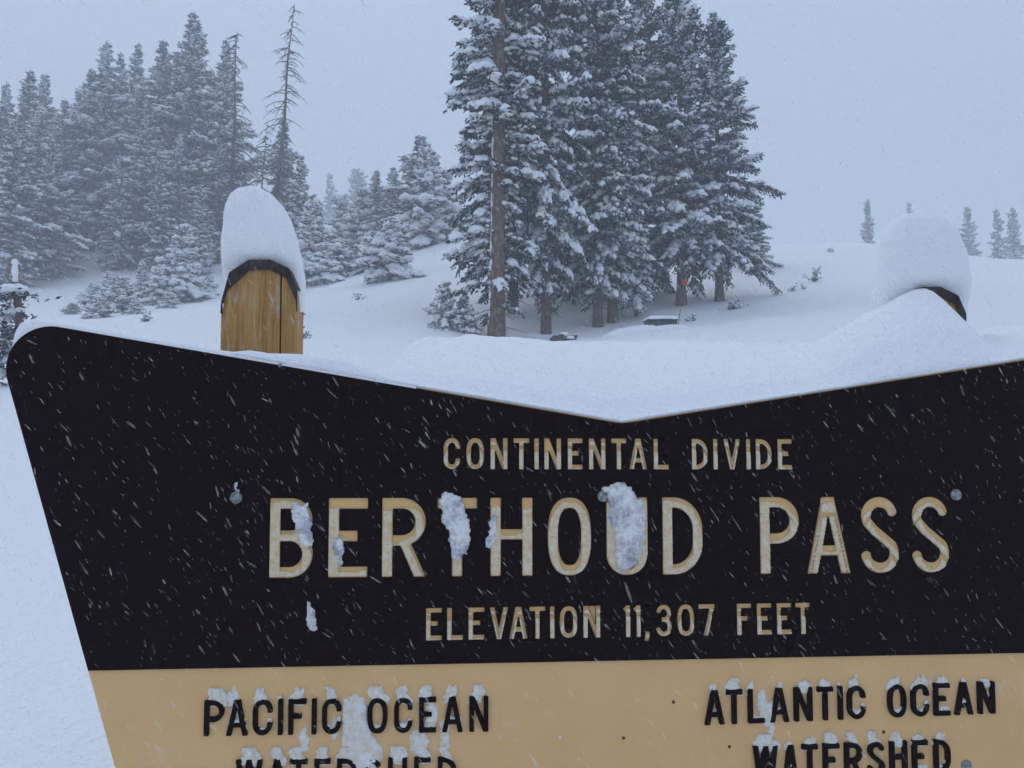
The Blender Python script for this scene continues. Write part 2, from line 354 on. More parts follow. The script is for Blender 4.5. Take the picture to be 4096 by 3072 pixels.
def spruce(seed, H, R, clear, step=0.27, nb=6, irr=0.35, gap=0.08, tuft=0.15, trunk_r=0.16, lean=0.0, asym=0.0, az0=0.0, snow=1.0, droop=1.0, power=0.8, lowtaper=0.5, padk=1.0, bend=0.0, bare=0.0, colum=None, cpow=0.8, lmax=9.0):
    r = np.random.default_rng(seed)
    tc, td, tl = [], [], []; pc, pd, pl, pw, ph = [], [], [], [], []
    trunk = MB(); hs = np.linspace(-0.6, H, 22)
    bx = lambda h: lean * np.maximum(h, 0) + bend * np.sin(np.clip(h / H, 0, 1) * 3.0)
    by = lambda h: 0.04 * np.sin(h * 0.5 + seed)
    fl = 1 + 0.35 * np.exp(-np.maximum(hs, 0) / 0.35)
    trunk.tube(np.stack([bx(hs), by(hs), hs], 1), trunk_r * fl * np.clip(1 - hs / H * 0.96, 0.03, 1) ** 0.85, 9)
    for q in range(16):
        hq = r.uniform(0.3, max(clear, 0.8) + 0.6); aq = r.uniform(0, 6.28); lq = trunk_r * r.uniform(1.5, 5); p0 = np.array([bx(hq), by(hq), hq]); dq = np.array([math.cos(aq), math.sin(aq), -0.25])
        trunk.tube(np.stack([p0, p0 + dq * lq * 0.6, p0 + dq * lq + [0, 0, -0.04]]), [0.012, 0.009, 0.004], 3, cap=False)
    h = clear; k = 0; az = r.uniform(0, 6.28)
    lump = r.uniform(0, 100)
    while h < H - 0.12:
        f = (h - clear) / (H - clear)
        prof = (1 - f) ** power * min(1.0, (f + 0.12) / 0.3) ** lowtaper
        if colum is not None: prof = min(1.0, (f + 0.06) / 0.16) ** 0.6 * min(1.0, (1 - f) / colum) ** cpow
        Lb = R * prof + 0.1
        for q in range(nb):
            az += 2.39996 + r.uniform(-0.3, 0.3)
            if r.random() < gap: continue
            if bare and -math.sin(az) > 0.3 and r.random() < (bare if h < 5.2 else bare * 0.55): continue
            hb = h + r.uniform(-0.5, 0.5) * step
            L = Lb * (1 + irr * r.uniform(-1, 1)) * (1 + 0.3 * math.sin(hb * 2.1 + math.cos(az) * 2 + lump))
            L *= 1 + asym * math.cos(az - az0)
            L = min(L, lmax * r.uniform(0.85, 1.0))
            if L < 0.1: continue
            a = 0.10 + 0.45 * f + r.uniform(-0.12, 0.12); bq = -(0.62 - 0.35 * f) * droop * r.uniform(0.7, 1.3); c = 0.22 * r.uniform(0.3, 1.3)
            e = np.array([math.cos(az), math.sin(az)])
            base = np.array([bx(hb), by(hb), hb])
            crook = r.uniform(-0.25, 0.25)
            def pos(t):
                t = np.asarray(t)[..., None]; s = crook * t * t
                d2 = np.concatenate([e[0] * t - e[1] * s, e[1] * t + e[0] * s], -1) * L
                return base + np.concatenate([d2, L * (a * t + bq * t ** 2 + c * t ** 4)], -1)
            tt = np.linspace(0, 1, 5); trunk.tube(pos(tt), np.linspace(0.012 + 0.012 * L, 0.004, 5), 3, cap=False)
            n = max(3, int(L / (tuft * 0.42)))
            ti = (np.arange(n) + r.random(n)) / n; ti = 0.12 + 0.88 * ti
            pp = pos(ti); ax = pos(np.minimum(ti + 0.05, 1.05)) - pos(ti - 0.05); ax /= np.linalg.norm(ax, axis=1)[:, None]
            tc.append(pp); td.append(ax + r.normal(0, 0.45, (n, 3))); tl.append(np.full(n, tuft))
            sidev = np.cross(ax, [0, 0, 1.0]); sidev /= np.linalg.norm(sidev, axis=1)[:, None] + 1e-9
            tw_end = []
            for sg in (-1, 1):
                lt = (0.30 * L * (1 - 0.72 * ti) * np.minimum(1, ti * 2.6) + 0.06) * r.uniform(0.6, 1.25, n)
                d = ax * 0.62 + sg * sidev * 0.8 + np.stack([np.zeros(n), np.zeros(n), r.uniform(-0.45, 0.02, n)], 1)
                d /= np.linalg.norm(d, axis=1)[:, None]
                mm = int(max(1, np.ceil(lt.max() / (tuft * 0.6))))
                for s in range(1, mm + 1):
                    u = s * tuft * 0.6; ok = lt > u - tuft * 0.45
                    if not ok.any(): break
                    cc = pp[ok] + d[ok] * u; cc[:, 2] -= 0.35 * u * u
                    cc += r.normal(0, tuft * 0.12, cc.shape); dn = d[ok] + r.normal(0, 0.5, cc.shape); dn[:, 2] -= 0.38
                    tc.append(cc); td.append(dn); tl.append(np.full(len(cc), tuft))
                tw_end.append((pp + d * (lt * 0.55)[:, None], d, lt))
            # snow lying along the limb and its side twigs
            if snow > 0:
                load = snow * r.choice([0.25, 0.7, 1.1, 1.5])
                np_ = max(2, int(L / 0.15)); tj = 0.25 + 0.75 * (np.arange(np_) + r.random(np_)) / np_
                keep = (r.random(np_) < 0.6 * load) & (np.sin(tj * L * 9 + az) > -0.55); tj = tj[keep]
                if len(tj):
                    p = pos(tj); p[:, 2] += 0.025; axp = pos(np.minimum(tj + 0.05, 1.05)) - pos(tj - 0.05)
                    m_ = len(tj); pc.append(p); pd.append(axp); sz = (0.07 + 0.085 * np.minimum(L, 1.3) * (1.1 - 0.4 * tj)) * r.uniform(0.7, 1.3, m_) * padk
                    pl.append(sz * 1.1); pw.append(sz * 1.0); ph.append(sz * 0.8)
                for (ctr, d, lt) in tw_end:
                    ok = (lt > 0.1) & (r.random(n) < 0.5 * load)
                    if ok.any():
                        m_ = ok.sum(); p = ctr[ok] + r.normal(0, 0.02, (m_, 3)); p[:, 2] += 0.01
                        pc.append(p); pd.append(d[ok]); sz = (0.045 + 0.16 * np.minimum(lt[ok], 0.45)) * r.uniform(0.65, 1.25, m_) * padk
                        pl.append(sz * 1.25); pw.append(sz * 0.9); ph.append(sz * 0.72)
        h += step * r.uniform(0.75, 1.25) * (0.55 + 0.45 * min(1, (1 - f) * 3))
    # leader
    n = 14; zz = np.linspace(H - 0.5, H + 0.12, n); tc.append(np.stack([bx(zz), by(zz), zz], 1) + r.normal(0, 0.03, (n, 3))); td.append(np.stack([r.normal(0, 0.5, n), r.normal(0, 0.5, n), np.full(n, 0.9)], 1)); tl.append(np.full(n, tuft))
    C = fold(tc); Dr = fold(td); L = np.concatenate(tl) * r.uniform(0.75, 1.35, len(C))
    crown = tufts_mesh('crown', C, Dr, L, L * 0.21, r, M['needles'])
    tme = trunk.mesh('trunk', M['bark'])
    sme = pads_mesh('branch_snow', fold(pc), fold(pd), np.concatenate(pl), np.concatenate(pw), np.concatenate(ph), r, M['snow_tree']) if pc else None
    return dict(H=H, trunk=tme, crown=crown, snow=sme)

PROTO = {
 'tall_a': spruce(1, 13.0, 1.75, 1.3, trunk_r=0.17, snow=0.95, irr=0.42, gap=0.12, power=0.62, lowtaper=0.4),
 'tall_b': spruce(2, 12.5, 1.95, 0.7, trunk_r=0.18, snow=1.0, irr=0.48, gap=0.15, power=0.6, lowtaper=0.3),
 'column': spruce(3, 19.0, 1.4, 1.25, nb=7, tuft=0.125, trunk_r=0.235, snow=0.9, irr=0.5, gap=0.12, colum=0.55, step=0.3, lean=0.0),
 'leaner': spruce(8, 19.0, 1.08, 0.9, trunk_r=0.2, snow=0.95, lean=0.012, asym=0.2, az0=2.7, irr=0.35, gap=0.12, nb=7, tuft=0.125, lmax=1.22, colum=0.5, bare=0.88, step=0.3),
 'clear': spruce(9, 11.5, 1.75, 1.9, nb=7, tuft=0.125, trunk_r=0.17, snow=0.9, irr=0.42, gap=0.1, power=0.7, lowtaper=0.2),
 'spire': spruce(12, 14.0, 1.55, 0.7, trunk_r=0.17, snow=0.85, irr=0.42, gap=0.1, colum=0.62, cpow=1.05, padk=1.2),
 'spire_b': spruce(13, 14.0, 1.75, 0.5, trunk_r=0.17, snow=0.9, irr=0.5, gap=0.14, colum=0.7, cpow=1.1, padk=1.25),
 'narrow': spruce(4, 9.5, 1.4, 0.8, trunk_r=0.14, snow=1.3, irr=0.4, gap=0.1, power=1.0, lowtaper=0.3, padk=1.25),
 'young': spruce(5, 4.2, 1.3, 0.12, step=0.2, nb=7, irr=0.3, gap=0.06, tuft=0.12, trunk_r=0.06, snow=1.6, droop=0.9, power=0.9, lowtaper=0.15, padk=1.45),
 'young_b': spruce(6, 3.4, 1.35, 0.05, step=0.19, nb=7, irr=0.35, gap=0.1, tuft=0.12, trunk_r=0.05, snow=1.7, droop=1.0, power=0.75, lowtaper=0.1, padk=1.5),
 'sapling': spruce(7, 1.5, 0.6, 0.05, step=0.13, nb=6, irr=0.35, gap=0.05, tuft=0.08, trunk_r=0.025, snow=1.6, droop=0.8, power=0.9, lowtaper=0.2, padk=1.05),
}

def place_tree(kind, x, D, label, name='spruce_tree', top=None, height=None, wide=1.0, rot=None, group=None, dz=0.0, cat='tree', lean=0.0, leany=0.0):
    D = far_d(D); p = PROTO[kind]; q = W2(x, 900, D); z = gz1(q[0], D) + dz
    if top is not None: height = W2(x, top, D)[2] - z
    s = height / p['H']
    e = empty(name, (q[0], D, z), rng.uniform(0, 6.28) if rot is None else rot); e.scale = (s * wide, s * wide, s)
    e.rotation_mode = 'ZYX' if False else 'XYZ'
    e.rotation_euler = (leany, lean, e.rotation_euler[2])
    link('trunk', p['trunk'], e); link('crown', p['crown'], e)
    if p['snow']: link('branch_snow', p['snow'], e)
    tag(e, label, cat, group); return e

CG = 'spruces of the central clump'
place_tree('leaner', 1072, 20, 'tall spruce with long bare leaning trunk at left of central clump', height=19, rot=0.0, group=CG)
r_ = np.random.default_rng(4); hh_ = np.sort(r_.uniform(0.0, 5.0, 46)); ct_ = np.stack([0.012 * hh_ - 0.17 * (1 - hh_ / 19), -0.05 + r_.normal(0, 0.02, 46), hh_], 1)
lt_ = [o for o in COL.objects if o.get('label', '').startswith('tall spruce with long bare')][0]
link('trunk_snow', pads_mesh('trunk_snow', ct_, np.tile([0.02, 0.0, 1.0], (46, 1)) + r_.normal(0, 0.05, (46, 3)), r_.uniform(0.08, 0.2, 46), r_.uniform(0.03, 0.05, 46), r_.uniform(0.03, 0.05, 46), r_, M['snow_tree']), lt_)['kind'] = 'stuff'
place_tree('column', 1180, 21.2, 'second big spruce of central clump, thick trunk right of the leaning one', height=18.5, rot=1.0, group=CG, wide=0.55)
place_tree('column', 1108, 24.0, 'spruce behind the two leftmost trunks of the central clump', height=17.5, group=CG, rot=4.0, wide=0.72)
place_tree('column', 1293, 22.2, 'spruce with left one of the twin trunks in central clump', height=14.8, rot=2.2, group=CG, wide=0.72)
place_tree('column', 1325, 22.6, 'spruce with right one of the twin trunks in central clump', height=13.4, rot=5.1, group=CG, wide=0.82)
place_tree('narrow', 1375, 23, 'short spruce on thin pale trunk in middle of central clump', height=4.6, rot=0.4, group=CG, wide=0.8)
place_tree('tall_a', 1392, 25.5, 'spruce at the back of central clump with slim top at frame edge', top=-90, rot=3.3, group=CG, wide=0.8)
place_tree('clear', 1475, 24.2, 'spruce carrying the orange marker on its trunk', top=-75, rot=2.4, group=CG, wide=0.9)
place_tree('clear', 1558, 24.6, 'rightmost spruce of central clump standing on a clear slim trunk', top=35, rot=5.6, group=CG, wide=0.95)
place_tree('narrow', 1632, 28.5, 'low bushy spruce behind right end of central clump', top=400, rot=1.9, group=CG, wide=1.5)
place_tree('young', 1235, 26, 'half hidden spruce behind twin trunks of central clump', top=330, rot=1.2, group=CG, wide=0.8)

LG = 'spruces of the left forest'
left = [('spire',400,45,30,1.12,'tallest spruce of the left forest with pointed top'),
 ('spire',333,46,90,1.1,'slim pointed spruce just left of the tallest forest spruce'),
 ('spire_b',473,43.5,88,0.85,'rightmost tall spruce of left forest beside the first snag'),
 ('spire',277,50,95,0.85,'very slim spruce top between two broad ones in left forest'),
 ('spire_b',207,45,93,1.05,'broad rounded spruce left of the slim top in left forest'),
 ('spire',240,49,115,0.8,'spruce top just right of the broad rounded spruce, left forest'),
 ('spire_b',150,50,190,1.0,'dim spruce with lower top between two left forest groups'),
 ('narrow',75,51,165,1.0,'small pointed spruce top second from left frame edge'),
 ('spire',40,43,153,1.05,'spruce with knobbly pointed top near the left frame edge'),
 ('spire_b',-12,44,180,1.0,'spruce cut by the left frame edge'),
 ('spire_b',95,38,300,1.1,'dark spruce mass low in left forest beside snowy gully'),
 ('spire',15,36,250,0.95,'dark lower spruce at left frame edge above broken stub'),
 ('spire_b',245,40,335,0.9,'nearer spruce with heavy snow right of the snowy gully'),
 ('spire',330,39.5,330,0.85,'nearer spruce in front of the slim pointed one, left forest'),
 ('narrow',425,39,400,1.0,'nearer snowy spruce in front of the rightmost tall forest spruce'),
 ('spire_b',120,46,215,1.1,'shorter spruce filling the gap right of the knobbly pointed one'),
 ('spire',175,47,150,1.0,'spruce standing left behind the broad rounded one, left forest'),
 ('spire_b',60,40,240,1.15,'wide dark spruce in front of the two leftmost pointed tops'),
 ('spire',365,48,120,1.1,'spruce just left behind the tallest forest spruce'),
 ('spire_b',440,47,150,1.1,'spruce between the tallest one and the first snag'),
 ('spire_b',300,43,215,1.2,'spruce filling the middle of the left forest'),
 ('spire_b',-30,38,260,1.1,'lower spruce half cut by the left frame edge'),
 ('spire_b',375,41,290,1.1,'lower spruce in front of the tallest forest spruce'),
 ('spire',465,42,300,1.1,'lower spruce at the foot of the first snag'),
 ('spire_b',-110,45,150,1.0,'spruce beyond left frame edge in left forest')]
for i_, (k, x, D, t, w, lab) in enumerate(left[:-1]): place_tree(k, x, D, lab, top=t, wide=w * 1.15, rot=i_ * 1.37, group=LG)

YG = 'young snow-laden spruces'
young = [('young',385,33,480,0.9,'small conical spruce at foot of left forest, taller of the pair'),
 ('young_b',340,32,580,0.9,'small conical spruce at foot of left forest, shorter of the pair'),
 ('sapling',255,29,603,1.0,'pointed sapling above dark sign shoulder, left of the pair'),
 ('young_b',190,30,612,0.9,'bushy white sapling by the mouth of the gully'),
 ('sapling',150,28.5,655,1.4,'low sapling nearest the gully mouth'),
 ('sapling',318,26.5,672,0.7,'thin little sapling right above the dark sign edge'),
 ('narrow',640,36,338,1.1,'medium spruce right of the tallest snag, behind snow-capped post'),
 ('narrow',605,39,262,0.9,'dim spruce behind the tallest snag'),
 ('young',672,33,430,0.9,'snowy spruce just right of the snow-capped left post'),
 ('young_b',700,32.5,528,1.1,'snow-covered bush-like spruce low beside left post'),
 ('young_b',735,33,520,0.9,'low rounded spruce between post and snowy thicket'),
 ('young_b',733,46,425,0.8,'lone small spruce on the pale slope behind the thicket'),
 ('young',776,38,402,0.8,'left spruce of the mid-slope thicket'),
 ('narrow',810,41,370,1.3,'slender spruce second from left in mid-slope thicket'),
 ('narrow',845,42,364,1.4,'slender spruce third from left in mid-slope thicket'),
 ('narrow',903,38,296,1.9,'tallest spruce of the mid-slope thicket'),
 ('young',925,36,318,0.9,'spruce with twin thin tips on right of the tallest thicket spruce'),
 ('young',955,36.5,368,1.0,'rightmost spruce of the mid-slope thicket'),
 ('young_b',843,29.8,476,1.05,'rounded snow-heaped spruce standing in front of the thicket'),
 ('young_b',790,33,505,0.9,'low spruce left behind the rounded snow-heaped one'),
 ('young',300,34,565,0.8,'small spruce behind the pair at foot of left forest'),
 ('young_b',225,31,590,1.0,'white-laden bushy spruce right of the gully mouth'),
 ('young_b',285,28,640,0.9,'low snowy sapling between pointed sapling and the pair'),
 ('sapling',212,27.5,648,1.3,'low sapling below the white-laden bushy spruce'),
 ('young',435,34,545,0.8,'small spruce just left of the first snag foot'),
 ('young_b',360,30,622,0.8,'low snowy bush in front of the pair at forest foot'),
 ('sapling',958,21,614,0.72,'little sapling with pointed tip left of central clump'),
 ('sapling',1002,20.5,640,0.8,'squat sapling beside the leaning trunk of central clump')]
for i_, (k, x, D, t, w, lab) in enumerate(young): place_tree(k, x, D, lab, top=t, wide=w * (1.18 if D > 27 else 1.0), rot=i_ * 2.1, group=YG, name='young_spruce')

FG = 'distant spruces in the fog'
far = [('narrow',705,95,378,0.9,'faint foggy spruce left of the two behind the thicket'),
 ('tall_a',768,98,368,1.1,'faint foggy spruce right of the two behind the thicket'),
 ('tall_a',1885,72,432,0.55,'lone foggy spruce left of the right snow cap'),
 ('narrow',1976,80,440,0.8,'foggy spruce tip peeking above the right snow cap'),
 ('tall_a',2104,72,448,0.75,'foggy spruce just right of the right snow cap'),
 ('narrow',2083,74,498,0.6,'short foggy spruce hugging the right snow cap'),
 ('tall_b',2168,70,452,0.6,'second foggy spruce from the right frame edge'),
 ('tall_b',2203,72,450,0.7,'foggy spruce cut by the right frame edge')]
for i_, (k, x, D, t, w, lab) in enumerate(far): place_tree(k, x, D, lab, top=t, wide=w, rot=i_ * 1.9, group=FG)

# dead snags
def snag(x, D, top, topx, label, seed, r0, dens=1.0):
    D = far_d(D); r = np.random.default_rng(seed); q = W2(x, 900, D); z = gz1(q[0], D); tp = W2(topx, top, D); H = tp[2] - z; dx = tp[0] - q[0]
    e = empty('dead_tree', (q[0], D, z)); hs = np.linspace(-0.4, H, 18)
    t = MB(); t.tube(np.stack([dx * hs / H + 0.04 * np.sin(hs), 0.03 * np.cos(hs * 1.3), hs], 1), r0 * np.clip(1 - hs / H * 0.93, 0.05, 1), 8)
    link('trunk', t.mesh('snag_trunk', M['dead_wood']), e)
    c = MB(); s = MB(); n = int(130 * dens)
    for k in range(n):
        f = r.uniform(0.18, 0.99); h = f * H; L = (0.3 + 1.7 * (1 - f) ** 0.6) * r.uniform(0.35, 1.1); az = r.uniform(0, 6.28)
        u = np.linspace(0, 1, 6); cr_ = r.uniform(-0.3, 0.3)
        pts = np.stack([dx * f + 0.04 * math.sin(h) + L * (u * math.cos(az) - cr_ * u * u * math.sin(az)), L * (u * math.sin(az) + cr_ * u * u * math.cos(az)), h + L * (0.12 * u - 0.75 * u ** 2 + 0.12 * u ** 3)], 1)
        c.tube(pts, np.linspace(0.036, 0.011, 6), 3, cap=False)
        for m_ in range(r.integers(1, 4)):
            k0 = r.integers(2, 5); v = r.normal(0, 1, 3); v[2] = -abs(v[2]) * 0.5; v /= np.linalg.norm(v); l2 = L * r.uniform(0.15, 0.4)
            c.tube(np.stack([pts[k0], pts[k0] + v * l2 * 0.5, pts[k0] + v * l2 + [0, 0, -0.06]]), [0.018, 0.013, 0.008], 3, cap=False)
    link('bare_branches', c.mesh('snag_branches', M['dead_wood']), e)
    tag(e, label, 'dead tree', 'dead snags'); return e
snag(488, 37, 68, 512, 'bare dead snag rising at right edge of left forest', 31, 0.17)
snag(580, 38, 6, 634, 'tallest bare dead snag leaning right above snow-capped post', 32, 0.16)
snag(549, 39, 266, 576, 'short thin dead snag left of the tallest snag', 33, 0.085, 0.45)

# broken snowy stub at the left frame edge
def pads_obj(name, lst, seed, mat, parent=None):
    a = np.array(lst, float); r = np.random.default_rng(seed); d = r.normal(size=(len(a), 3)); d[:, 2] = 0
    return link(name, pads_mesh(name, a[:, :3], d, a[:, 3], a[:, 4], a[:, 5], r, mat), parent)
D = 13.0; c0 = W2(33, 760, D); zg = gz1(c0[0], D)
st = empty('broken_tree', (c0[0], D, zg)); H = W2(28, 565, D)[2] - zg
t = MB(); hs = np.linspace(-0.3, H, 12); t.tube(np.stack([0.05 * np.sin(hs * 2) + 0.05 - 0.09 * hs / H, 0 * hs, hs], 1), np.linspace(0.085, 0.05, 12), 8); link('trunk', t.mesh('stub_trunk', M['bark']), st)
r = np.random.default_rng(77); tc = []; td = []; pl = []
def hz(y): return W2(33, y, D)[2] - zg
for (xo, yy, n, sx, sz_) in ((-0.05, 640, 90, 0.2, 0.05), (-0.1, 680, 90, 0.16, 0.07), (-0.12, 715, 130, 0.16, 0.1), (-0.14, 755, 170, 0.2, 0.16), (-0.1, 800, 170, 0.25, 0.2), (0.1, 725, 40, 0.1, 0.06)):
    tc.append(np.stack([xo + r.normal(0, sx, n), r.normal(0, 0.13, n), hz(yy) + r.normal(0, sz_, n)], 1)); td.append(np.stack([r.normal(0, 1, n), r.normal(0, .6, n), r.normal(-0.4, 0.4, n)], 1))
tc = fold(tc); td = fold(td); L = r.uniform(0.08, 0.17, len(tc)); link('crown', tufts_mesh('stub_crown', tc, td, L, L * 0.16, r, M['needles']), st)
for (xo, yy, s1, s2, hh) in ((-0.05, 628, 0.22, 0.17, 0.13), (0.08, 626, 0.14, 0.12, 0.08), (-0.2, 630, 0.16, 0.12, 0.1), (-0.03, 590, 0.06, 0.06, 0.16), (-0.04, 570, 0.05, 0.05, 0.08), (-0.02, 605, 0.05, 0.05, 0.1), (-0.06, 675, 0.15, 0.12, 0.1), (0.05, 672, 0.12, 0.1, 0.06), (-0.15, 690, 0.1, 0.1, 0.08), (-0.22, 735, 0.14, 0.12, 0.08), (-0.15, 780, 0.2, 0.14, 0.1), (0.02, 800, 0.14, 0.12, 0.09), (-0.25, 810, 0.2, 0.15, 0.1)):
    pl.append((xo, -0.03, hz(yy), s1, s2, hh))
pads_obj('branch_snow', pl, 5, M['snow_tree'], st)
tag(st, 'broken snow-heaped stub of a tree at left frame edge above sign corner', 'tree')

# ------------------------------------------------------------------ things among the trees
# orange trail marker on its trunk
mk = W2(1479, 611, 23.93); b_ = bmesh.new(); bmesh.ops.create_cube(b_, size=1.0)
for v in b_.verts: v.co = (v.co.x * 0.17 * (1 + 0.1 * v.co.z), v.co.y * 0.03, v.co.z * 0.15)
bmesh.ops.bevel(b_, geom=b_.edges[:], offset=0.012, segments=2, affect='EDGES'); me = bpy.data.meshes.new('trail_marker'); b_.to_mesh(me); b_.free(); me.materials.append(M['orange'])
o = link('trail_marker', me); o.location = mk; o.rotation_euler = (0, 0.18, 0.1); tag(o, 'small orange marker nailed to a trunk in the central clump', 'marker')

# utility box
p0 = W2(1433, 712, 18); zb = gz1(p0[0], 18) + 0.04; bw = 64 / 1789 * 18; box = empty('utility_box', (p0[0], 18, zb), 0.12)
ztop = W2(1433, 692, 18)[2] - zb
b_ = bmesh.new(); bmesh.ops.create_cube(b_, size=1.0)
for v in b_.verts: v.co = (v.co.x * bw, v.co.y * 0.4 + 0.2, (v.co.z + 0.5) * (ztop + 0.3) - 0.3)
bmesh.ops.bevel(b_, geom=b_.edges[:], offset=0.015, segments=2, affect='EDGES'); me = bpy.data.meshes.new('cabinet'); b_.to_mesh(me); b_.free(); me.materials.append(M['box_green']); link('cabinet', me, box)
t = MB(); t.box((-bw * .52, -0.02, ztop), (bw * .52, 0.42, ztop + 0.03)); link('lid', t.mesh('lid', M['box_green'], False), box)
t = MB(); t.box((-bw * .42, -0.008, ztop - 0.17), (-bw * .34, 0.004, ztop - 0.09)); link('sticker', t.mesh('sticker', M['sticker_yellow'], False), box)
t = MB(); t.box((-bw * .1, -0.008, ztop - 0.15), (bw * .02, 0.004, ztop - 0.11)); link('sticker', t.mesh('sticker', M['sticker_orange'], False), box)
tag(box, 'dark green utility box half buried in snow below the clump', 'utility box')

def mound(name, center, sx, sy, h, seed, mat, n=36, sink=0.1):
    u = np.linspace(-1.25, 1.25, n); X, Y = np.meshgrid(u, u, indexing='ij'); rr_ = np.sqrt(X * X + Y * Y)
    ang = np.arctan2(Y, X); rad = 1 + 0.16 * np.sin(2 * ang + seed) + 0.1 * np.sin(3 * ang + seed * 2)
    q = np.clip(1 - (rr_ / rad) ** 2, 0, 1); Z = h * q ** 0.6 + 0.02 * fbm(X * 3 + seed, Y * 3, 4)
    xx = X.ravel() * sx; yy = Y.ravel() * sy; zz = np.where(q.ravel() <= 0, -sink, Z.ravel())
    gzz = ground_z(xx + center[0], yy + center[1]); V = np.stack([xx, yy, gzz - gz1(center[0], center[1]) + zz], 1)
    i = np.arange(n - 1)[:, None] * n; j = np.arange(n - 1)[None]
    o = link(name, np_mesh(name, V, [np.stack([i + j, i + n + j, i + n + j + 1, i + j + 1], -1).reshape(-1, 4)], mat)); o.location = (center[0], center[1], gz1(center[0], center[1])); return o
p = W2(1436, 700, 17.4); tag(mound('snow_mound', (p[0], 17.4), 0.42, 0.3, 0.10, 1, M['snow_ground']), 'snow-buried boulder right in front of green utility box', 'snow mound', 'snow mounds by the box')
p = W2(1368, 700, 17.2); tag(mound('snow_mound', (p[0], 17.2), 0.55, 0.35, 0.17, 2, M['snow_ground']), 'wide snow mound left of green utility box', 'snow mound', 'snow mounds by the box')
# snow on the box lid
u = np.linspace(-1, 1, 22); X, Y = np.meshgrid(u, u, indexing='ij'); q = np.clip(1 - np.maximum(np.abs(X), np.abs(Y)) ** 6, 0, 1)
V = np.stack([X.ravel() * bw * 0.53, 0.2 + Y.ravel() * 0.23, ztop + 0.028 + (0.085 * q ** 0.4).ravel() + 0.012 * fbm(X.ravel() * 2, Y.ravel() * 2, 8)], 1); n = 22
i = np.arange(n - 1)[:, None] * n; j = np.arange(n - 1)[None]
o = link('snow_slab', np_mesh('snow_slab', V, [np.stack([i + j, i + n + j, i + n + j + 1, i + j + 1], -1).reshape(-1, 4)], M['snow_tree'])); o.location = box.location; o.rotation_euler = box.rotation_euler
tag(o, 'flat slab of snow lying on green utility box', 'snow')
# stake beside the box
t = MB(); a0 = W2(1463, 716, 18.4); a1 = W2(1470, 668, 18.5); zz = gz1(a0[0], 18.4); t.tube(np.array([[a0[0], 18.4, zz - 0.2], (a0 + a1) / 2, a1]) , 0.008, 6); o = link('stake', t.mesh('stake', M['twig'])); tag(o, 'thin grey stake leaning beside green utility box', 'stake')

def rock(x, y, D, s, label, seed):
    p = W2(x, y, D); b_ = bmesh.new(); bmesh.ops.create_icosphere(b_, subdivisions=2, radius=1); rj = random.Random(seed)
    for v in b_.verts:
        c = v.co; k = 1 + 0.6 * float(fbm(c.x * 2.2 + seed, c.y * 2.2 + c.z * 1.7, seed)); k *= rj.uniform(0.65, 1.25); v.co = (c.x * s * 1.3 * k, c.y * s * k, c.z * s * 0.75 * k)
    me = bpy.data.meshes.new('rock'); b_.to_mesh(me); b_.free(); me.materials.append(M['rock'])
    for f in me.polygons: f.use_smooth = False
    e = empty('rock', (p[0], D, gz1(p[0], D))); st_ = link('stone', me, e); st_.location = (0, 0, s * 0.15)
    pads_obj('snow_cover', [(0.1 * s, -0.1 * s, s * 0.6, s * 0.7, s * 0.6, s * 0.4), (s * 0.8, -0.3 * s, s * 0.25, s * 0.6, s * 0.5, s * 0.35), (-s * 0.5, -0.2 * s, s * 0.5, s * 0.4, s * 0.35, s * 0.25)], seed, M['snow_tree'], e); tag(e, label, 'rock')
rock(1217, 728, 18.6, 0.2, 'dark jagged rock poking out of snow below the clump', 3)
rock(1410, 703, 17.0, 0.06, 'tiny brown stone between the two snow mounds', 5)

def twigs(x, y, D, s, label, seed, n=7):
    D = far_d(D); r = np.random.default_rng(seed); p = W2(x, y, D); e = empty('twig_tuft', (p[0], D, gz1(p[0], D))); t = MB(); tc = []; td = []; pp = []
    for k in range(n):
        az = r.uniform(0, 6.28); L = s * r.uniform(0.5, 1.2); u = np.linspace(0, 1, 4); el = r.uniform(0.3, 1.3)
        pts = np.stack([L * u * math.cos(az) * math.cos(el), L * u * math.sin(az) * math.cos(el), -0.04 + L * u * math.sin(el)], 1); t.tube(pts, np.linspace(0.012, 0.005, 4), 4)
        c = pts[1:] + r.normal(0, 0.03, (3, 3)); tc.append(np.repeat(c, 3, 0) + r.normal(0, 0.04, (9, 3))); td.append(r.normal(0, 1, (9, 3))); pp.append((*pts[2 + k % 2] + np.array([0, 0, 0.02]), 0.06 * s / 0.3, 0.05 * s / 0.3, 0.035))
    link('stem', t.mesh('stem', M['twig']), e); tc = fold(tc); L = np.full(len(tc), 0.09); link('foliage', tufts_mesh('foliage', tc, fold(td), L, L * 0.16, r, M['needles']), e)
    pads_obj('branch_snow', pp, seed, M['snow_tree'], e); tag(e, label, 'plant', 'small plants poking out of the snow')
twigs(1760, 590, 26, 0.38, 'tiny spruce seedling on open slope right of central clump', 1, 10)
twigs(1740, 603, 25, 0.15, 'small dark twig left below the seedling on right slope', 2, 2)
twigs(1792, 556, 31, 0.2, 'speck of twig high on the right slope near crest', 3, 4)
twigs(1708, 615, 25, 0.16, 'broken twig lying on slope between seedling and clump', 4, 5)
twigs(1582, 660, 23, 0.35, 'dry twigs at foot of rightmost clump trunk', 5, 8)
twigs(1490, 690, 21, 0.18, 'little twigs in the snow above the utility box', 6, 5)
twigs(775, 650, 26, 0.22, 'small twig alone on slope right of left post', 7, 5)
twigs(656, 718, 17, 0.18, 'dark sprig at right edge of left post', 8, 6)
twigs(312, 712, 24, 0.3, 'dark sprig peeping over the sign edge left of the post', 9, 8)

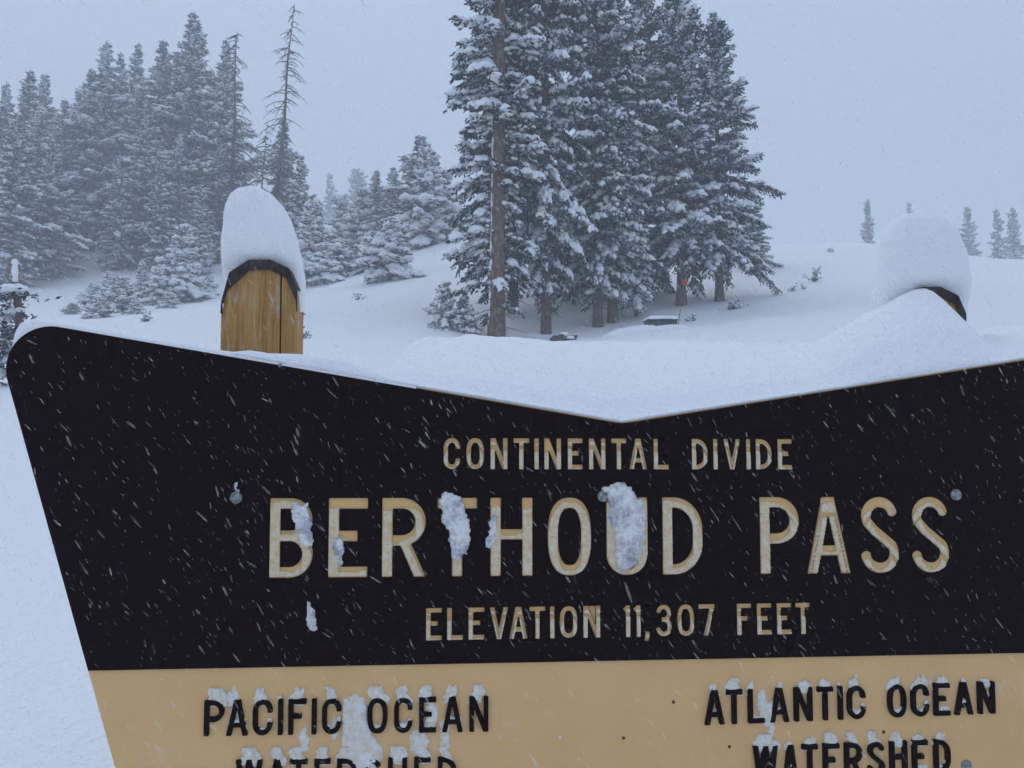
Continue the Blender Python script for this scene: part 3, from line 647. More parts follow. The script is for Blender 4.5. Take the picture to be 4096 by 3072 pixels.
# ------------------------------------------------------------------ the sign
Y0, TY = 2.1, 0.065
NRM = math.sqrt(1 + TY * TY); YAW = math.atan(TY)
def S(px, py):                     # photograph pixel -> (u, v) on the sign face
    d = ray(px, py); k = Y0 / (1 - TY * d[0]); return np.array([d[0] * k * NRM, EYE + d[2] * k])
def S2(x, y): return S(x * K22, y * K22)
sign = empty('information_sign', (0, Y0, 0), YAW)

def fillet(p0, c, p1, tl, n=14):
    p0, c, p1 = map(np.asarray, (p0, c, p1)); a = (p0 - c) / np.linalg.norm(p0 - c); b2 = (p1 - c) / np.linalg.norm(p1 - c)
    t = np.linspace(0, 1, n); A_, B_ = c + a * tl, c + b2 * tl
    ang = math.acos(np.clip(a @ b2, -1, 1)); rad = tl * math.tan(ang / 2); cen = c + (a + b2) / np.linalg.norm(a + b2) * rad / math.sin(ang / 2)
    va, vb = A_ - cen, B_ - cen; th0 = math.atan2(va[1], va[0]); th1 = math.atan2(vb[1], vb[0]); dlt = (th1 - th0 + math.pi) % (2 * math.pi) - math.pi
    return np.stack([cen[0] + rad * np.cos(th0 + dlt * t), cen[1] + rad * np.sin(th0 + dlt * t)], 1)

PVX = S(2489, 1691); PT1 = S(361, 1323); PL1 = S(22, 1510); PL2 = S(345, 2674)
def isect(a, b, c, d):
    A_ = np.array([b - a, c - d]).T; t = np.linalg.solve(A_, c - a); return a + (b - a) * t[0]
CORN = isect(PVX, PT1, PL1, PL2)
BOTV = PL2[1] - 0.62
BL = PL1 + (PL2 - PL1) * ((BOTV - PL1[1]) / (PL2[1] - PL1[1]))
VU = PVX[0]
mir = lambda p: np.array([2 * VU - p[0], p[1]])
slope_r = (S(4096, 1438)[1] - PVX[1]) / (S(4096, 1438)[0] - VU)
CORN_R = np.array([2 * VU - CORN[0], PVX[1] + slope_r * (VU - CORN[0])])
TL = np.linalg.norm(S(22, 1523) - CORN)
def outline(inset=0.0):
    left = fillet(BL, CORN, PVX, TL)
    right = fillet(mir(BL), CORN_R, PVX, TL)[::-1]
    bl = fillet(mir(BL), BL, CORN, 0.06, 6); br = fillet(CORN_R, mir(BL), BL, 0.06, 6)
    poly = np.concatenate([left, fillet(left[-1], PVX, right[0], 0.02, 3), right, br, bl])
    if inset:
        n = len(poly); e = np.roll(poly, -1, 0) - np.roll(poly, 1, 0); nn = np.stack([e[:, 1], -e[:, 0]], 1); nn /= np.linalg.norm(nn, axis=1)[:, None]
        poly = poly + nn * inset
    return poly

def curve_plate(name, loops, yf, yb, mat, bevel=0.0):
    """flat plate with holes standing in the u,v plane: front at y = yf, back at y = yb"""
    cu = bpy.data.curves.new(name, 'CURVE'); cu.dimensions = '2D'; cu.fill_mode = 'BOTH'; cu.extrude = abs(yb - yf) / 2
    if bevel: cu.bevel_depth = bevel; cu.bevel_resolution = 1; cu.extrude -= bevel; cu.offset = -bevel
    for lp in loops:
        sp = cu.splines.new('POLY'); sp.points.add(len(lp) - 1); sp.use_cyclic_u = True
        sp.points.foreach_set('co', np.concatenate([lp, np.zeros((len(lp), 1)), np.ones((len(lp), 1))], 1).astype(np.float32).ravel())
    ob = bpy.data.objects.new(name, cu); COL.objects.link(ob); dg = bpy.context.evaluated_depsgraph_get()
    me = bpy.data.meshes.new_from_object(ob.evaluated_get(dg)); bpy.data.objects.remove(ob); bpy.data.curves.remove(cu)
    co = np.empty(len(me.vertices) * 3, np.float32); me.vertices.foreach_get('co', co); co = co.reshape(-1, 3)
    new = np.stack([co[:, 0], (yf + yb) / 2 - co[:, 2], co[:, 1]], 1); me.vertices.foreach_set('co', new.ravel()); me.name = name
    me.materials.clear(); me.materials.append(mat); me.update(); return me

# ---- glyphs: union of strokes, traced on a grid
def arc(cx, cy, rx, ry, a0, a1, n=14):
    t = np.radians(np.linspace(a0, a1, n)); return np.stack([cx + rx * np.cos(t), cy + ry * np.sin(t)], 1)
def glyph(ch, w, s):
    h = s / 2; R_ = w - h; T_ = 1 - h; P_ = []
    L_ = lambda *p: P_.append(np.array(p, float))
    if ch == 'I' : L_((w / 2, 0), (w / 2, 1))
    elif ch == 'L': L_((h, 0), (h, 1)); L_((0, h), (w, h))
    elif ch == 'E': L_((h, 0), (h, 1)); L_((0, h), (w, h)); L_((0, T_), (w, T_)); L_((0, 0.52), (w * 0.74, 0.52))
    elif ch == 'F': L_((h, 0), (h, 1)); L_((0, T_), (w, T_)); L_((0, 0.52), (w * 0.74, 0.52))
    elif ch == 'T': L_((w / 2, 0), (w / 2, 1)); L_((0, T_), (w, T_))
    elif ch == 'H': L_((h, 0), (h, 1)); L_((R_, 0), (R_, 1)); L_((0, 0.53), (w, 0.53))
    elif ch == 'N': L_((h, 0), (h, 1)); L_((R_, 0), (R_, 1)); L_((h * 0.95, 1.0 + 0.03), (R_ + h * 0.05, -0.03))
    elif ch == 'V': L_((h * 0.95, 1.02), (w / 2, -0.02 + s * 0.2)); L_((R_ + h * 0.05, 1.02), (w / 2, -0.02 + s * 0.2)); L_((w / 2 - s * .42, h * 0.8), (w / 2 + s * .42, h * 0.8))
    elif ch == 'A': L_((h * 0.95, -0.02), (w / 2 - h * .2, 1.02)); L_((R_ + h * 0.05, -0.02), (w / 2 + h * .2, 1.02)); L_((w * 0.2, 0.30), (w * 0.8, 0.30))
    elif ch == 'W': L_((h * 0.9, 1.02), (w * 0.27, -0.02)); L_((w * 0.27, -0.02), (w * 0.5, 1.02)); L_((w * 0.5, 1.02), (w * 0.73, -0.02)); L_((w * 0.73, -0.02), (R_ + h * 0.1, 1.02))
    elif ch in 'O0':
        t = np.radians(np.arange(0, 361, 8)); n_ = 2.5; a_, b2 = w / 2 - h, 0.5 - h
        L_(*np.stack([w / 2 + a_ * np.sign(np.cos(t)) * np.abs(np.cos(t)) ** (2 / n_), 0.5 + b2 * np.sign(np.sin(t)) * np.abs(np.sin(t)) ** (2 / n_)], 1))
    elif ch == 'C':
        r_ = w / 2 - h; k_ = min(0.5 - h, r_ * 1.2)
        L_(*np.concatenate([arc(w / 2, T_ - k_, r_, k_, -8, 180), arc(w / 2, h + k_, r_, k_, 180, 368)]))
    elif ch == 'U':
        r_ = w / 2 - h; L_(*np.concatenate([[(h, 1.0)], arc(w / 2, h + r_, r_, r_, 180, 360, 20), [(R_, 1.0)]]))
    elif ch == 'D':
        r_ = (w - s) * 0.8; L_((h, 0), (h, 1)); L_(*np.concatenate([[(h, T_)], arc(R_ - r_, T_ - r_ * 1.1, r_, r_ * 1.1, 90, 0), arc(R_ - r_, h + r_ * 1.1, r_, r_ * 1.1, 0, -90), [(h, h)]]))
    elif ch in 'PR':
        m_ = 0.46; r_ = (T_ - m_) / 2; L_((h, 0), (h, 1)); L_(*np.concatenate([[(h, T_)], arc(R_ - r_, T_ - r_, r_, r_, 90, -90, 20), [(h, m_)]]))
        if ch == 'R': L_((w * 0.5, m_), (R_ + h * 0.05, -0.02))
    elif ch == 'B':
        m_ = 0.525; r_ = (T_ - m_) / 2; r2 = (m_ - h) / 2; L_((h, 0), (h, 1))
        L_(*np.concatenate([[(h, T_)], arc(R_ - r_ - 0.01, T_ - r_, r_, r_, 90, -90, 20), [(h, m_)]])); L_(*np.concatenate([[(h, m_)], arc(R_ - r2, h + r2, r2, r2, 90, -90, 20), [(h, h)]]))
    elif ch == 'S':
        r_ = w / 2 - h; ru = r_ * 0.95
        L_(*np.concatenate([arc(w / 2, T_ - ru, ru, ru, 8, 205, 18), [(w * 0.36, 0.56), (w * 0.5, 0.50), (w * 0.66, 0.43)], arc(w / 2, h + r_, r_, r_, 32, -180, 20)]))
    elif ch == '3':
        r_ = w / 2 - h; m_ = 0.53; ru = (T_ - m_) / 2; rl = (m_ - h) / 2
        L_(*np.concatenate([arc(w / 2, T_ - ru, r_ * .92, ru, 170, -90, 20), [(w * 0.38, m_)]])); L_(*np.concatenate([[(w * 0.38, m_)], arc(w / 2, h + rl, r_, rl, 90, -170, 22)]))
    elif ch == '7': L_((0, T_), (w, T_)); L_((R_, T_ + h * 0.5), (w * 0.42, -0.02))
    elif ch == '1': L_((w - h, 0), (w - h, 1)); L_((0.01, 0.83), (w - h, 0.93))
    elif ch == ',': L_((w * 0.62, s * 1.05), (w * 0.36, -0.14))
    return P_

def sdf_paths(paths, X, Y, s):
    f = np.full(X.shape, 9.0)
    for p in paths:
        for k in range(len(p) - 1):
            a, b2 = p[k], p[k + 1]; d = b2 - a; l = np.hypot(*d)
            if l < 1e-6: continue
            d = d / l; tx = (X - a[0]) * d[0] + (Y - a[1]) * d[1]; pr = np.abs(-(X - a[0]) * d[1] + (Y - a[1]) * d[0])
            over = np.maximum(-tx, tx - l)
            if len(p) == 2: e = np.maximum(over + 0.018, pr - s / 2 + 0.018); q = np.where((over > -0.018) & (pr > s / 2 - 0.018), np.hypot(np.maximum(over + 0.018, 0), np.maximum(pr - s / 2 + 0.018, 0)), e) - 0.018
            else:
                closed = np.allclose(p[0], p[-1])
                first = (k == 0) and not closed; last = (k == len(p) - 2) and not closed
                rd = np.hypot(np.maximum(over, 0), pr) - s / 2; q = rd
                if first: q = np.where(-tx > 0, np.maximum(pr - s / 2, -tx), q)
                if last: q = np.where(tx - l > 0, np.maximum(pr - s / 2, tx - l), q)
            f = np.minimum(f, q)
    return f

def contours(F, xs, ys):
    """closed loops of F = 0 on a grid (F > 0 at the border)"""
    nx, ny = F.shape; seg = {}; pts = {}
    neg = F < 0
    def cross(i, j, i2, j2):
        key = (i, j, i2, j2)
        if key not in pts:
            t = F[i, j] / (F[i, j] - F[i2, j2]); pts[key] = (xs[i] + (xs[i2] - xs[i]) * t, ys[j] + (ys[j2] - ys[j]) * t)
        return key
    act = neg[:-1, :-1].astype(int) + neg[1:, :-1] + neg[1:, 1:] + neg[:-1, 1:]
    adj = {}
    for i, j in zip(*np.nonzero((act > 0) & (act < 4))):
        c = [(i, j), (i + 1, j), (i + 1, j + 1), (i, j + 1)]; ed = []
        for q in range(4):
            a, b2 = c[q], c[(q + 1) % 4]
            if neg[a] != neg[b2]:
                lo, hi = (a, b2) if a < b2 else (b2, a); ed.append(cross(*lo, *hi))
        for q in range(0, len(ed), 2):
            adj.setdefault(ed[q], []).append(ed[q + 1]); adj.setdefault(ed[q + 1], []).append(ed[q])
    loops = []; seen = set()
    for k0 in adj:
        if k0 in seen: continue
        lp = [k0]; seen.add(k0); cur = k0
        while True:
            nx_ = [q for q in adj[cur] if q not in seen]
            if not nx_: break
            cur = nx_[0]; seen.add(cur); lp.append(cur)
        if len(lp) > 5: loops.append(np.array([pts[q] for q in lp]))
    return loops

def patch_mesh(name, X, Y, F, height, mat, y_base, jag=None):
    """heightfield of clinging snow on the face where F > 0; height grid -> y = y_base - height"""
    nx, ny = X.shape; on = F > 0
    q = on[:-1, :-1].astype(int) + on[1:, :-1] + on[1:, 1:] + on[:-1, 1:]; cells = q >= 3
    if not cells.any(): return None
    idx = np.arange(nx * ny).reshape(nx, ny)
    Fq = np.stack([idx[:-1, :-1], idx[1:, :-1], idx[1:, 1:], idx[:-1, 1:]], -1)[cells]
    used, inv = np.unique(Fq, return_inverse=True); inv = inv.reshape(Fq.shape)
    Hh = np.where(on, height, -0.001).ravel()[used]
    V = np.stack([X.ravel()[used], y_base - Hh, Y.ravel()[used]], 1)
    # closed back sheet
    n = len(used); Vb = V.copy(); Vb[:, 1] = y_base + 0.0015
    e = np.concatenate([inv[:, [0, 1]], inv[:, [1, 2]], inv[:, [2, 3]], inv[:, [3, 0]]]); key = {}
    se = set(map(tuple, e)); bd = np.array([(a, b2) for a, b2 in se if (b2, a) not in se])
    side = np.stack([bd[:, 1], bd[:, 0], bd[:, 0] + n, bd[:, 1] + n], 1)
    return np_mesh(name, np.concatenate([V, Vb]), [np.concatenate([inv, side])], mat)

Y_BASE = 0.006; Y_PLATE = 0.0042
DARK_LOOPS = []
lseed = [0]
def letter_obj(ch, x0, x1, ptop, pbot, s, raised, snow_amt, cap=None):
    """x0,x1: photograph pixel of left and right edge; ptop / pbot: functions px -> py"""
    lseed[0] += 1; sd = lseed[0]
    xm = (x0 + x1) / 2
    base = S(xm, pbot(xm)); top = S(xm, ptop(xm)); Hh = top[1] - base[1]
    u0 = S(x0, pbot(x0))[0]; u1 = S(x1, pbot(x1))[0]; w = (u1 - u0) / Hh
    if ch == 'I': w = s
    sl = (S(x1, pbot(x1))[1] - S(x0, pbot(x0))[1]) / (u1 - u0)
    big = Hh > 0.15; res = 0.011 if big else 0.016
    mrg = 0.2; xs = np.arange(-mrg, w + mrg, res); ys = np.arange(-mrg - 0.05, 1.35 if raised else 1 + mrg, res)
    X, Y = np.meshgrid(xs, ys, indexing='ij'); F = sdf_paths(glyph(ch, w, s), X, Y, s)
    F = np.where(F == 0, 1e-6, F)
    if ch in 'NVAW' or (ch in 'R7'): F = np.maximum(F, np.maximum(Y - 1, -Y) if ch != ',' else -9)   # level cuts
    lps = contours(F, xs, ys)
    cx, cy = base[0], base[1]; ox = u0 if ch != 'I' else (u0 + u1) / 2 - s * Hh / 2
    tf = lambda l: np.stack([ox + l[:, 0] * Hh, cy + l[:, 1] * Hh + sl * (ox + l[:, 0] * Hh - cx)], 1)
    L2 = [tf(l) for l in lps]
    if raised:
        o = link('letter', curve_plate('letter', L2, -0.003, Y_BASE + 0.001, M['dark_paint']), sign)
    else:
        DARK_LOOPS.extend(L2); o = link('letter', curve_plate('letter', L2, Y_PLATE, Y_BASE + 0.001, M['tan_letter']), sign)
    GX = ox + X * Hh; GY = cy + Y * Hh + sl * (GX - cx)
    if not raised and snow_amt > 0:
        ins = F < -0.004
        # run of groove above each spot: snow slides down and packs against lower edges
        up = np.zeros_like(F)
        for j in range(F.shape[1] - 2, -1, -1): up[:, j] = np.where(ins[:, j], up[:, j + 1] + res, 0)
        nz = fbm(X * 7 + sd * 3.1, Y * 7, sd, 4); lo = fbm(X * 1.3 + sd, Y * 1.3, sd + 50, 2)
        thr = s * (0.95 + 0.5 * nz) + 0.35 * np.clip(lo + 0.15, 0, 1) * np.clip(Y, 0, 1) - 0.07 * snow_amt
        thr = np.where(up > s * 1.6, thr + (1 - snow_amt) * 0.35, thr)
        f = np.where(ins, np.minimum(up - thr * 0.75, 1), -1)
        hgt = 0.0035 + 0.003 * np.clip(f * 6, 0, 1) + 0.0022 * fbm(GX * 160, GY * 160, sd, 3)
        me = patch_mesh('packed_snow', GX, GY, f, hgt, M['packed_snow'], Y_PLATE)
        if me: link('packed_snow', me, o)
    if raised and cap:
        ch_, cw, co_ = cap      # height, width fraction, offset
        t = (Y - 0.98) / ch_; half = 0.5 * w * cw * (1 - 0.55 * np.clip(t, 0, 1) ** 1.3) + 0.09 * fbm(Y * 9 + sd, X * 3, sd, 3)
        nz = fbm(X * 9 + sd, Y * 9, sd + 9, 4)
        f = np.minimum(np.minimum(half - np.abs(X - w * (0.5 + co_) - 0.05 * np.sin(Y * 9 + sd)), 1 - t + 0.45 * nz), Y - 0.8)
        # pockets of snow on the lower inner ledges
        pk = np.full(F.shape, -1.0)
        if ch in 'CEGLUOHDAW':
            dn = np.full(F.shape, 9.0)
            for j in range(1, F.shape[1]): dn[:, j] = np.where(F[:, j] < 0, 0, dn[:, j - 1] + res)
            pk = np.where((X > s * 0.8) & (X < w - s * 0.1) & (Y < 0.5) & (Y > 0.02), 0.12 + 0.16 * nz - dn, -1)
        f = np.maximum(f, pk); f = np.where(F < 0.0, -1, f)
        hgt = 0.004 + 0.005 * np.clip(f * 7, 0, 1) + 0.003 * fbm(GX * 130, GY * 130, sd, 3)
        me = patch_mesh('packed_snow', GX, GY, f, hgt, M['cap_snow'], Y_BASE)
        if me: link('packed_snow', me, o)
    return o

def line(pts, y0, y1): return lambda px: y0 + (px - pts[0]) * (y1 - y0) / (pts[1] - pts[0])
def text_row(txt, edges, org, sc, top, bot, xr, s, raised, snow, caps=None):
    """edges in crop pixels, org/sc map them to photograph pixels"""
    ft, fb = line(xr, *top), line(xr, *bot)
    for i_, (c, (a, b2)) in enumerate(zip(txt.replace(' ', ''), edges)):
        letter_obj(c, org + a * sc, org + b2 * sc, ft, fb, s, raised, snow if not isinstance(snow, (list, tuple)) else snow[i_], caps[i_] if caps else None)

text_row('CONTINENTALDIVIDE', [(102,195),(228,327),(362,457),(490,577),(605,630),(660,754),(790,873),(907,1000),(1031,1115),(1130,1230),(1265,1350),(1477,1566),(1596,1620),(1652,1746),(1779,1802),(1831,1920),(1952,2034)],
         1700, 0.7233, (1752, 1757), (1877, 1878), (1775, 3170), 0.15, False, 0.1)
text_row('BERTHOUDPASS', [(1075,1250),(1311,1469),(1526,1702),(1749,1907),(1961,2131),(2191,2367),(2426,2592),(2651,2814),(3042,3202),(3230,3406),(3447,3601),(3651,3803)],
         0, 1.0, (1993, 1987), (2313, 2291), (1075, 3800), 0.137, False, [0.9, 1, 0.8, 1, 0.7, 0.6, 0.8, 0.8, 0.5, 0.35, 0.3, 0.3])
text_row('ELEVATION11,307FEET', [(5,92),(122,210),(240,328),(358,460),(466,568),(578,666),(692,717),(745,845),(876,971),(1101,1136),(1158,1195),(1212,1247),(1277,1367),(1396,1492),(1514,1605),(1727,1808),(1838,1920),(1948,2030),(2052,2133)],
         1700, 0.7233, (2433, 2411), (2562, 2535), (1705, 3240), 0.148, False, 0.1)
text_row('PACIFICOCEAN', [(182,308),(323,458),(490,614),(648,682),(715,828),(862,893),(928,1050),(1215,1342),(1384,1500),(1542,1650),(1688,1818),(1860,1980)],
         700, 0.6329, (2802, 2786), (2944, 2925), (815, 1953), 0.137, True, 0, [(.5,1.1,.1),(.25,.6,-.3),(.45,.75,-.1),(.15,.8,0),(.38,.9,0),(.15,.8,0),(.42,.6,-.1),(.42,1.0,0),(.42,.8,0),(.42,.9,-.1),(.42,.6,-.1),(.62,.75,-.1)])
text_row('WATERSHED', [(383,548),(580,705),(722,834),(878,980),(1022,1145),(1185,1300),(1345,1465),(1510,1613),(1660,1780)],
         700, 0.6329, (3041, 3028), (3183, 3167), (942, 1826), 0.137, True, 0, [(.62,.8,0),(.55,.7,0),(.55,.9,-.1),(.4,.9,0),(.5,1,0),(.4,.9,0),(.55,1,0),(.5,1,0),(.35,.7,-.1)])
text_row('ATLANTICOCEAN', [(190,315),(325,429),(465,568),(602,724),(757,873),(905,1005),(1036,1067),(1095,1210),(1352,1468),(1500,1612),(1643,1745),(1775,1890),(1923,2030)],
         2700, 0.6311, (2762, 2726), (2900, 2853), (2820, 3981), 0.145, True, 0, [(.2,.4,0),(.45,1,0),(.22,.4,-.3),(.18,.3,0),(.24,.9,0),(.24,.9,0),(.2,1.1,0),(.32,.6,-.05),(.26,.8,-.1),(.24,.9,0),(.27,.9,0),(.14,.3,0),(.12,.8,0)])
text_row('WATERSHED', [(500,652),(690,780),(808,908),(942,1045),(1078,1190),(1225,1332),(1365,1475),(1508,1606),(1645,1748)],
         2700, 0.6311, (2986, 2956), (3124, 3090), (3016, 3803), 0.145, True, 0, [(.5,.9,0),(.14,.5,0),(.22,.9,0),(.45,.9,-.05),(.32,.7,-.1),(.42,.6,-.1),(.28,.8,-.05),(.18,.9,0),(.22,.7,-.1)])

# board core, dark face with routed letters
OUT = outline(); link('board', curve_plate('board', [OUT], Y_BASE, 0.048, M['tan_board']), sign)
DIN = outline(0.0025)
tl, tr = S(300, 2684), S(4096, 2612)
def clip_above(poly, a, b2):
    out = []; n = len(poly); d = b2 - a; sd = (poly[:, 1] - a[1]) * d[0] - (poly[:, 0] - a[0]) * d[1]
    for i in range(n):
        j = (i + 1) % n
        if sd[i] >= 0: out.append(poly[i])
        if (sd[i] >= 0) != (sd[j] >= 0): out.append(poly[i] + (poly[j] - poly[i]) * sd[i] / (sd[i] - sd[j]))
    return np.array(out)
DK = clip_above(DIN, tl, tr)
link('dark_panel', curve_plate('dark_panel', [DK] + DARK_LOOPS, 0.0, Y_BASE + 0.0012, M['dark_paint']), sign)

for xs_, y0_, y1_ in ((737, 822, 1055), (760, 827, 1010)):
    pa, pb = S2(xs_, y0_), S2(xs_ - 4, y1_); t = MB(); t.tube(np.array([[pa[0], 0.0, pa[1]], [pb[0], 0.0, pb[1]]]), 0.0007, 5); link('panel_seam', t.mesh('panel_seam', M['seam']), sign)
def bolt(x, y, rpx=12.5, yf=0.0):
    u, v = S2(x, y); r_ = rpx / 1789 * Y0; t = MB(); n = 20; th_ = np.arange(n) * 2 * math.pi / n; rings = [(1.0, 0.0), (1.0, -0.002), (0.9, -0.004), (0.55, -0.0062), (0.2, -0.0066)]
    V = [(u + r_ * k * c, yf + yy + 0.0003, v + r_ * k * s_) for k, yy in rings for c, s_ in zip(np.cos(th_), np.sin(th_))]; V.append((u, yf - 0.0068, v))
    q = np.arange(n); q2 = (q + 1) % n; Fq = np.concatenate([np.stack([k * n + q, k * n + q2, (k + 1) * n + q2, (k + 1) * n + q], 1) for k in range(4)])
    t.add(V, Fq, np.stack([4 * n + q, 4 * n + q2, np.full(n, 5 * n)], 1)); link('bolt', t.mesh('bolt', M['bolt_metal']), sign)
for x, y in ((510, 1075), (1303, 1072), (2065, 1069)): bolt(x, y)
bolt(2090, 1655, 12, Y_BASE); bolt(600, 1700, 12, Y_BASE); bolt(605, 789, 4)
def hole(x, y, r_, yf, mat):
    u, v = S2(x, y); t = MB(); n = 10; th_ = np.arange(n) * 2 * math.pi / n; V = [(u + r_ * c, yf - d_, v + r_ * s_) for d_ in (-0.001, 0.0012) for c, s_ in zip(np.cos(th_), np.sin(th_))]; V.append((u, yf - 0.0006, v))
    q = np.arange(n); q2 = (q + 1) % n; t.add(V, np.stack([q, q2, n + q2, n + q], 1), np.stack([n + q, n + q2, np.full(n, 2 * n)], 1)); link('screw', t.mesh('screw', mat, False), sign)
for x, y in ((1571, 1063), (1720, 1010), (1571, 1370)): hole(x, y, 0.0035, 0.0, M['hole'])
for x, y in ((1456, 1518), (1348, 1596), (1577, 1615), (1911, 1583)): hole(x, y, 0.0042, Y_BASE, M['screw'])
tag(sign, 'big dark brown and tan mountain pass sign reading BERTHOUD PASS', 'sign')

# clumps of snow stuck on the face (world things resting on the sign)
def clump(blobs, label, thick, seed, mat, y_base=0.0, res=0.0028, nscale=75, namp=0.007):
    """blobs: (x, y, rx, ry) in 2212 px"""
    B = []
    for (x, y, rx, ry) in blobs:
        u, v = S2(x, y); k = Y0 / 1789; B.append((u, v, rx * k, ry * k))
    x0 = min(b[0] - b[2] for b in B) - 0.015; x1 = max(b[0] + b[2] for b in B) + 0.015; y0 = min(b[1] - b[3] for b in B) - 0.015; y1 = max(b[1] + b[3] for b in B) + 0.015
    X, Y = np.meshgrid(np.arange(x0, x1, res), np.arange(y0, y1, res), indexing='ij'); f = np.full(X.shape, -1.0)
    for (u, v, rx, ry) in B: f = np.maximum(f, (1 - np.sqrt(((X - u) / rx) ** 2 + ((Y - v) / ry) ** 2)) * min(rx, ry))
    f = f + namp * fbm(X * nscale, Y * nscale, seed, 4)
    h = thick * np.sqrt(np.clip(f / 0.02, 0, 1)) + 0.2 * thick * fbm(X * nscale * 1.5, Y * nscale * 1.5, seed + 3, 4)
    h = np.maximum(h, 0.0008)
    me = patch_mesh('snow_clump', X, Y, f, h, mat, y_base)
    o = link('snow_clump', me); o.location = sign.location; o.rotation_euler = sign.rotation_euler
    tag(o, label, 'snow clump', 'snow clumps stuck to the sign face'); return o
clump([(1335,1065,28,24),(1350,1105,36,55),(1360,1160,32,60),(1350,1205,22,30),(1312,1058,14,10),(1375,1130,20,60)], 'largest icy snow clump covering the letter U in BERTHOUD', 0.022, 1, M['icy_snow'])
clump([(966,1080,16,18),(980,1110,26,40),(990,1150,22,44),(988,1180,14,34),(1005,1155,10,42)], 'icy snow streak hanging down over the letter T in BERTHOUD', 0.018, 2, M['icy_snow'])
clump([(638,1105,8,25),(655,1130,17,40),(662,1160,12,25)], 'icy snow patch inside upper bowl of the letter B', 0.012, 3, M['icy_snow'])
clump([(735,1195,8,32),(728,1180,10,22)], 'thin icy snow patch on stem of the first letter E in BERTHOUD', 0.010, 4, M['icy_snow'])
clump([(1065,1140,9,28),(1058,1168,8,22)], 'small icy snow patch on left stem of the letter H', 0.012, 5, M['icy_snow'])
clump([(668,1318,6,14),(673,1335,10,22),(675,1352,8,12)], 'lone icy snow crust on dark panel below the letter B', 0.007, 6, M['icy_snow'])
clump([(509,1050,5,9),(514,1060,5,6)], 'tiny ice bit above the leftmost bolt', 0.006, 7, M['icy_snow'], res=0.0025)
clump([(766,1545,28,44),(770,1590,32,50),(785,1630,40,40)], 'wide snow patch between words PACIFIC and OCEAN', 0.010, 8, M['cap_snow'], Y_BASE)
clump([(1648,1520,14,26),(1662,1545,16,30),(1668,1580,9,30),(1668,1612,22,16)], 'snow strand trailing down beside the L of ATLANTIC', 0.009, 9, M['cap_snow'], Y_BASE)
clump([(505,1522,10,30),(515,1550,6,24)], 'narrow snow strip between P and A of PACIFIC', 0.006, 10, M['cap_snow'], Y_BASE)
clump([(930,1545,16,26),(960,1590,12,40),(905,1605,22,26)], 'snow strip trailing below the C of left OCEAN', 0.007, 11, M['cap_snow'], Y_BASE)
clump([(722,1575,8,24),(655,1600,12,26)], 'short snow strip below the first word PACIFIC', 0.006, 12, M['cap_snow'], Y_BASE)
clump([(1210,1595,4,4),(250,1500,0.1,0.1)][:1], 'tiny snow fleck on tan panel near its middle', 0.004, 13, M['cap_snow'], Y_BASE, res=0.002, namp=0.001)

# ------------------------------------------------------------------ snow on and behind the sign (local frame of the sign: u, w back, v)
def place_local(o): o.location = sign.location; o.rotation_euler = sign.rotation_euler; return o
def SB(x, y, wb):                  # photograph point -> (u, v) on a plane wb metres behind the face
    d = ray(x * K22, y * K22); k = (Y0 + wb * NRM) / (1 - TY * d[0]); X_, Y_ = d[0] * k, k
    return np.array([X_ * math.cos(YAW) + (Y_ - Y0) * math.sin(YAW), EYE + d[2] * k])
def edge_v(u):
    u = np.asarray(u, float); a = (CORN - PVX); b2 = (CORN_R - PVX)
    return np.where(u < VU, PVX[1] + (u - VU) * a[1] / a[0], PVX[1] + (u - VU) * b2[1] / b2[0])

# thin ridge of snow along the left shoulder
prof = [(36,752),(40,715),(48,697),(75,688),(130,694),(200,707),(300,726),(400,741),(470,756),(505,760),(540,756),(580,762),(650,764),(750,777),(775,789),(800,800),(840,812),(900,826)]
PU = np.array([SB(x, y, 0.02) for x, y in prof])
left_arc = fillet(BL, CORN, PVX, TL, 40); arc_u = left_arc[:, 0]; o_ = np.argsort(arc_u); arc_u, arc_v = arc_u[o_], left_arc[o_, 1]
us = np.linspace(PU[0, 0], PU[-1, 0], 240)
topv = np.interp(us, PU[:, 0], PU[:, 1]); botv = np.where(us < arc_u[-1], np.interp(us, arc_u, arc_v), edge_v(us)) - 0.004
topv = np.maximum(topv + 0.0025 * fbm(us * 14, us * 0, 5, 3), botv + 0.006)
rows = []; ncs = 14
for k in range(ncs + 1):
    a = math.pi * k / ncs; yy = 0.024 - 0.026 * math.cos(a); hh = math.sin(a) ** 0.55
    rows.append(np.stack([us, np.full_like(us, yy) - 0.001 * fbm(us * 60, us * 0 + k, 6, 2), botv + (topv - botv) * hh], 1))
V = np.concatenate(rows); n = len(us); i = np.arange(ncs)[:, None] * n; j = np.arange(n - 1)[None]
Fq = np.stack([i + j, i + j + 1, i + n + j + 1, i + n + j], -1).reshape(-1, 4)
cl = np.stack([j[0], ncs * n + j[0], ncs * n + j[0] + 1, j[0] + 1], 1)
o = place_local(link('snow_ridge', np_mesh('snow_ridge', V, [np.concatenate([Fq, cl])], M['snow_fine'])))
tag(o, 'thin ridge of snow lying along left top edge of the sign', 'snow')

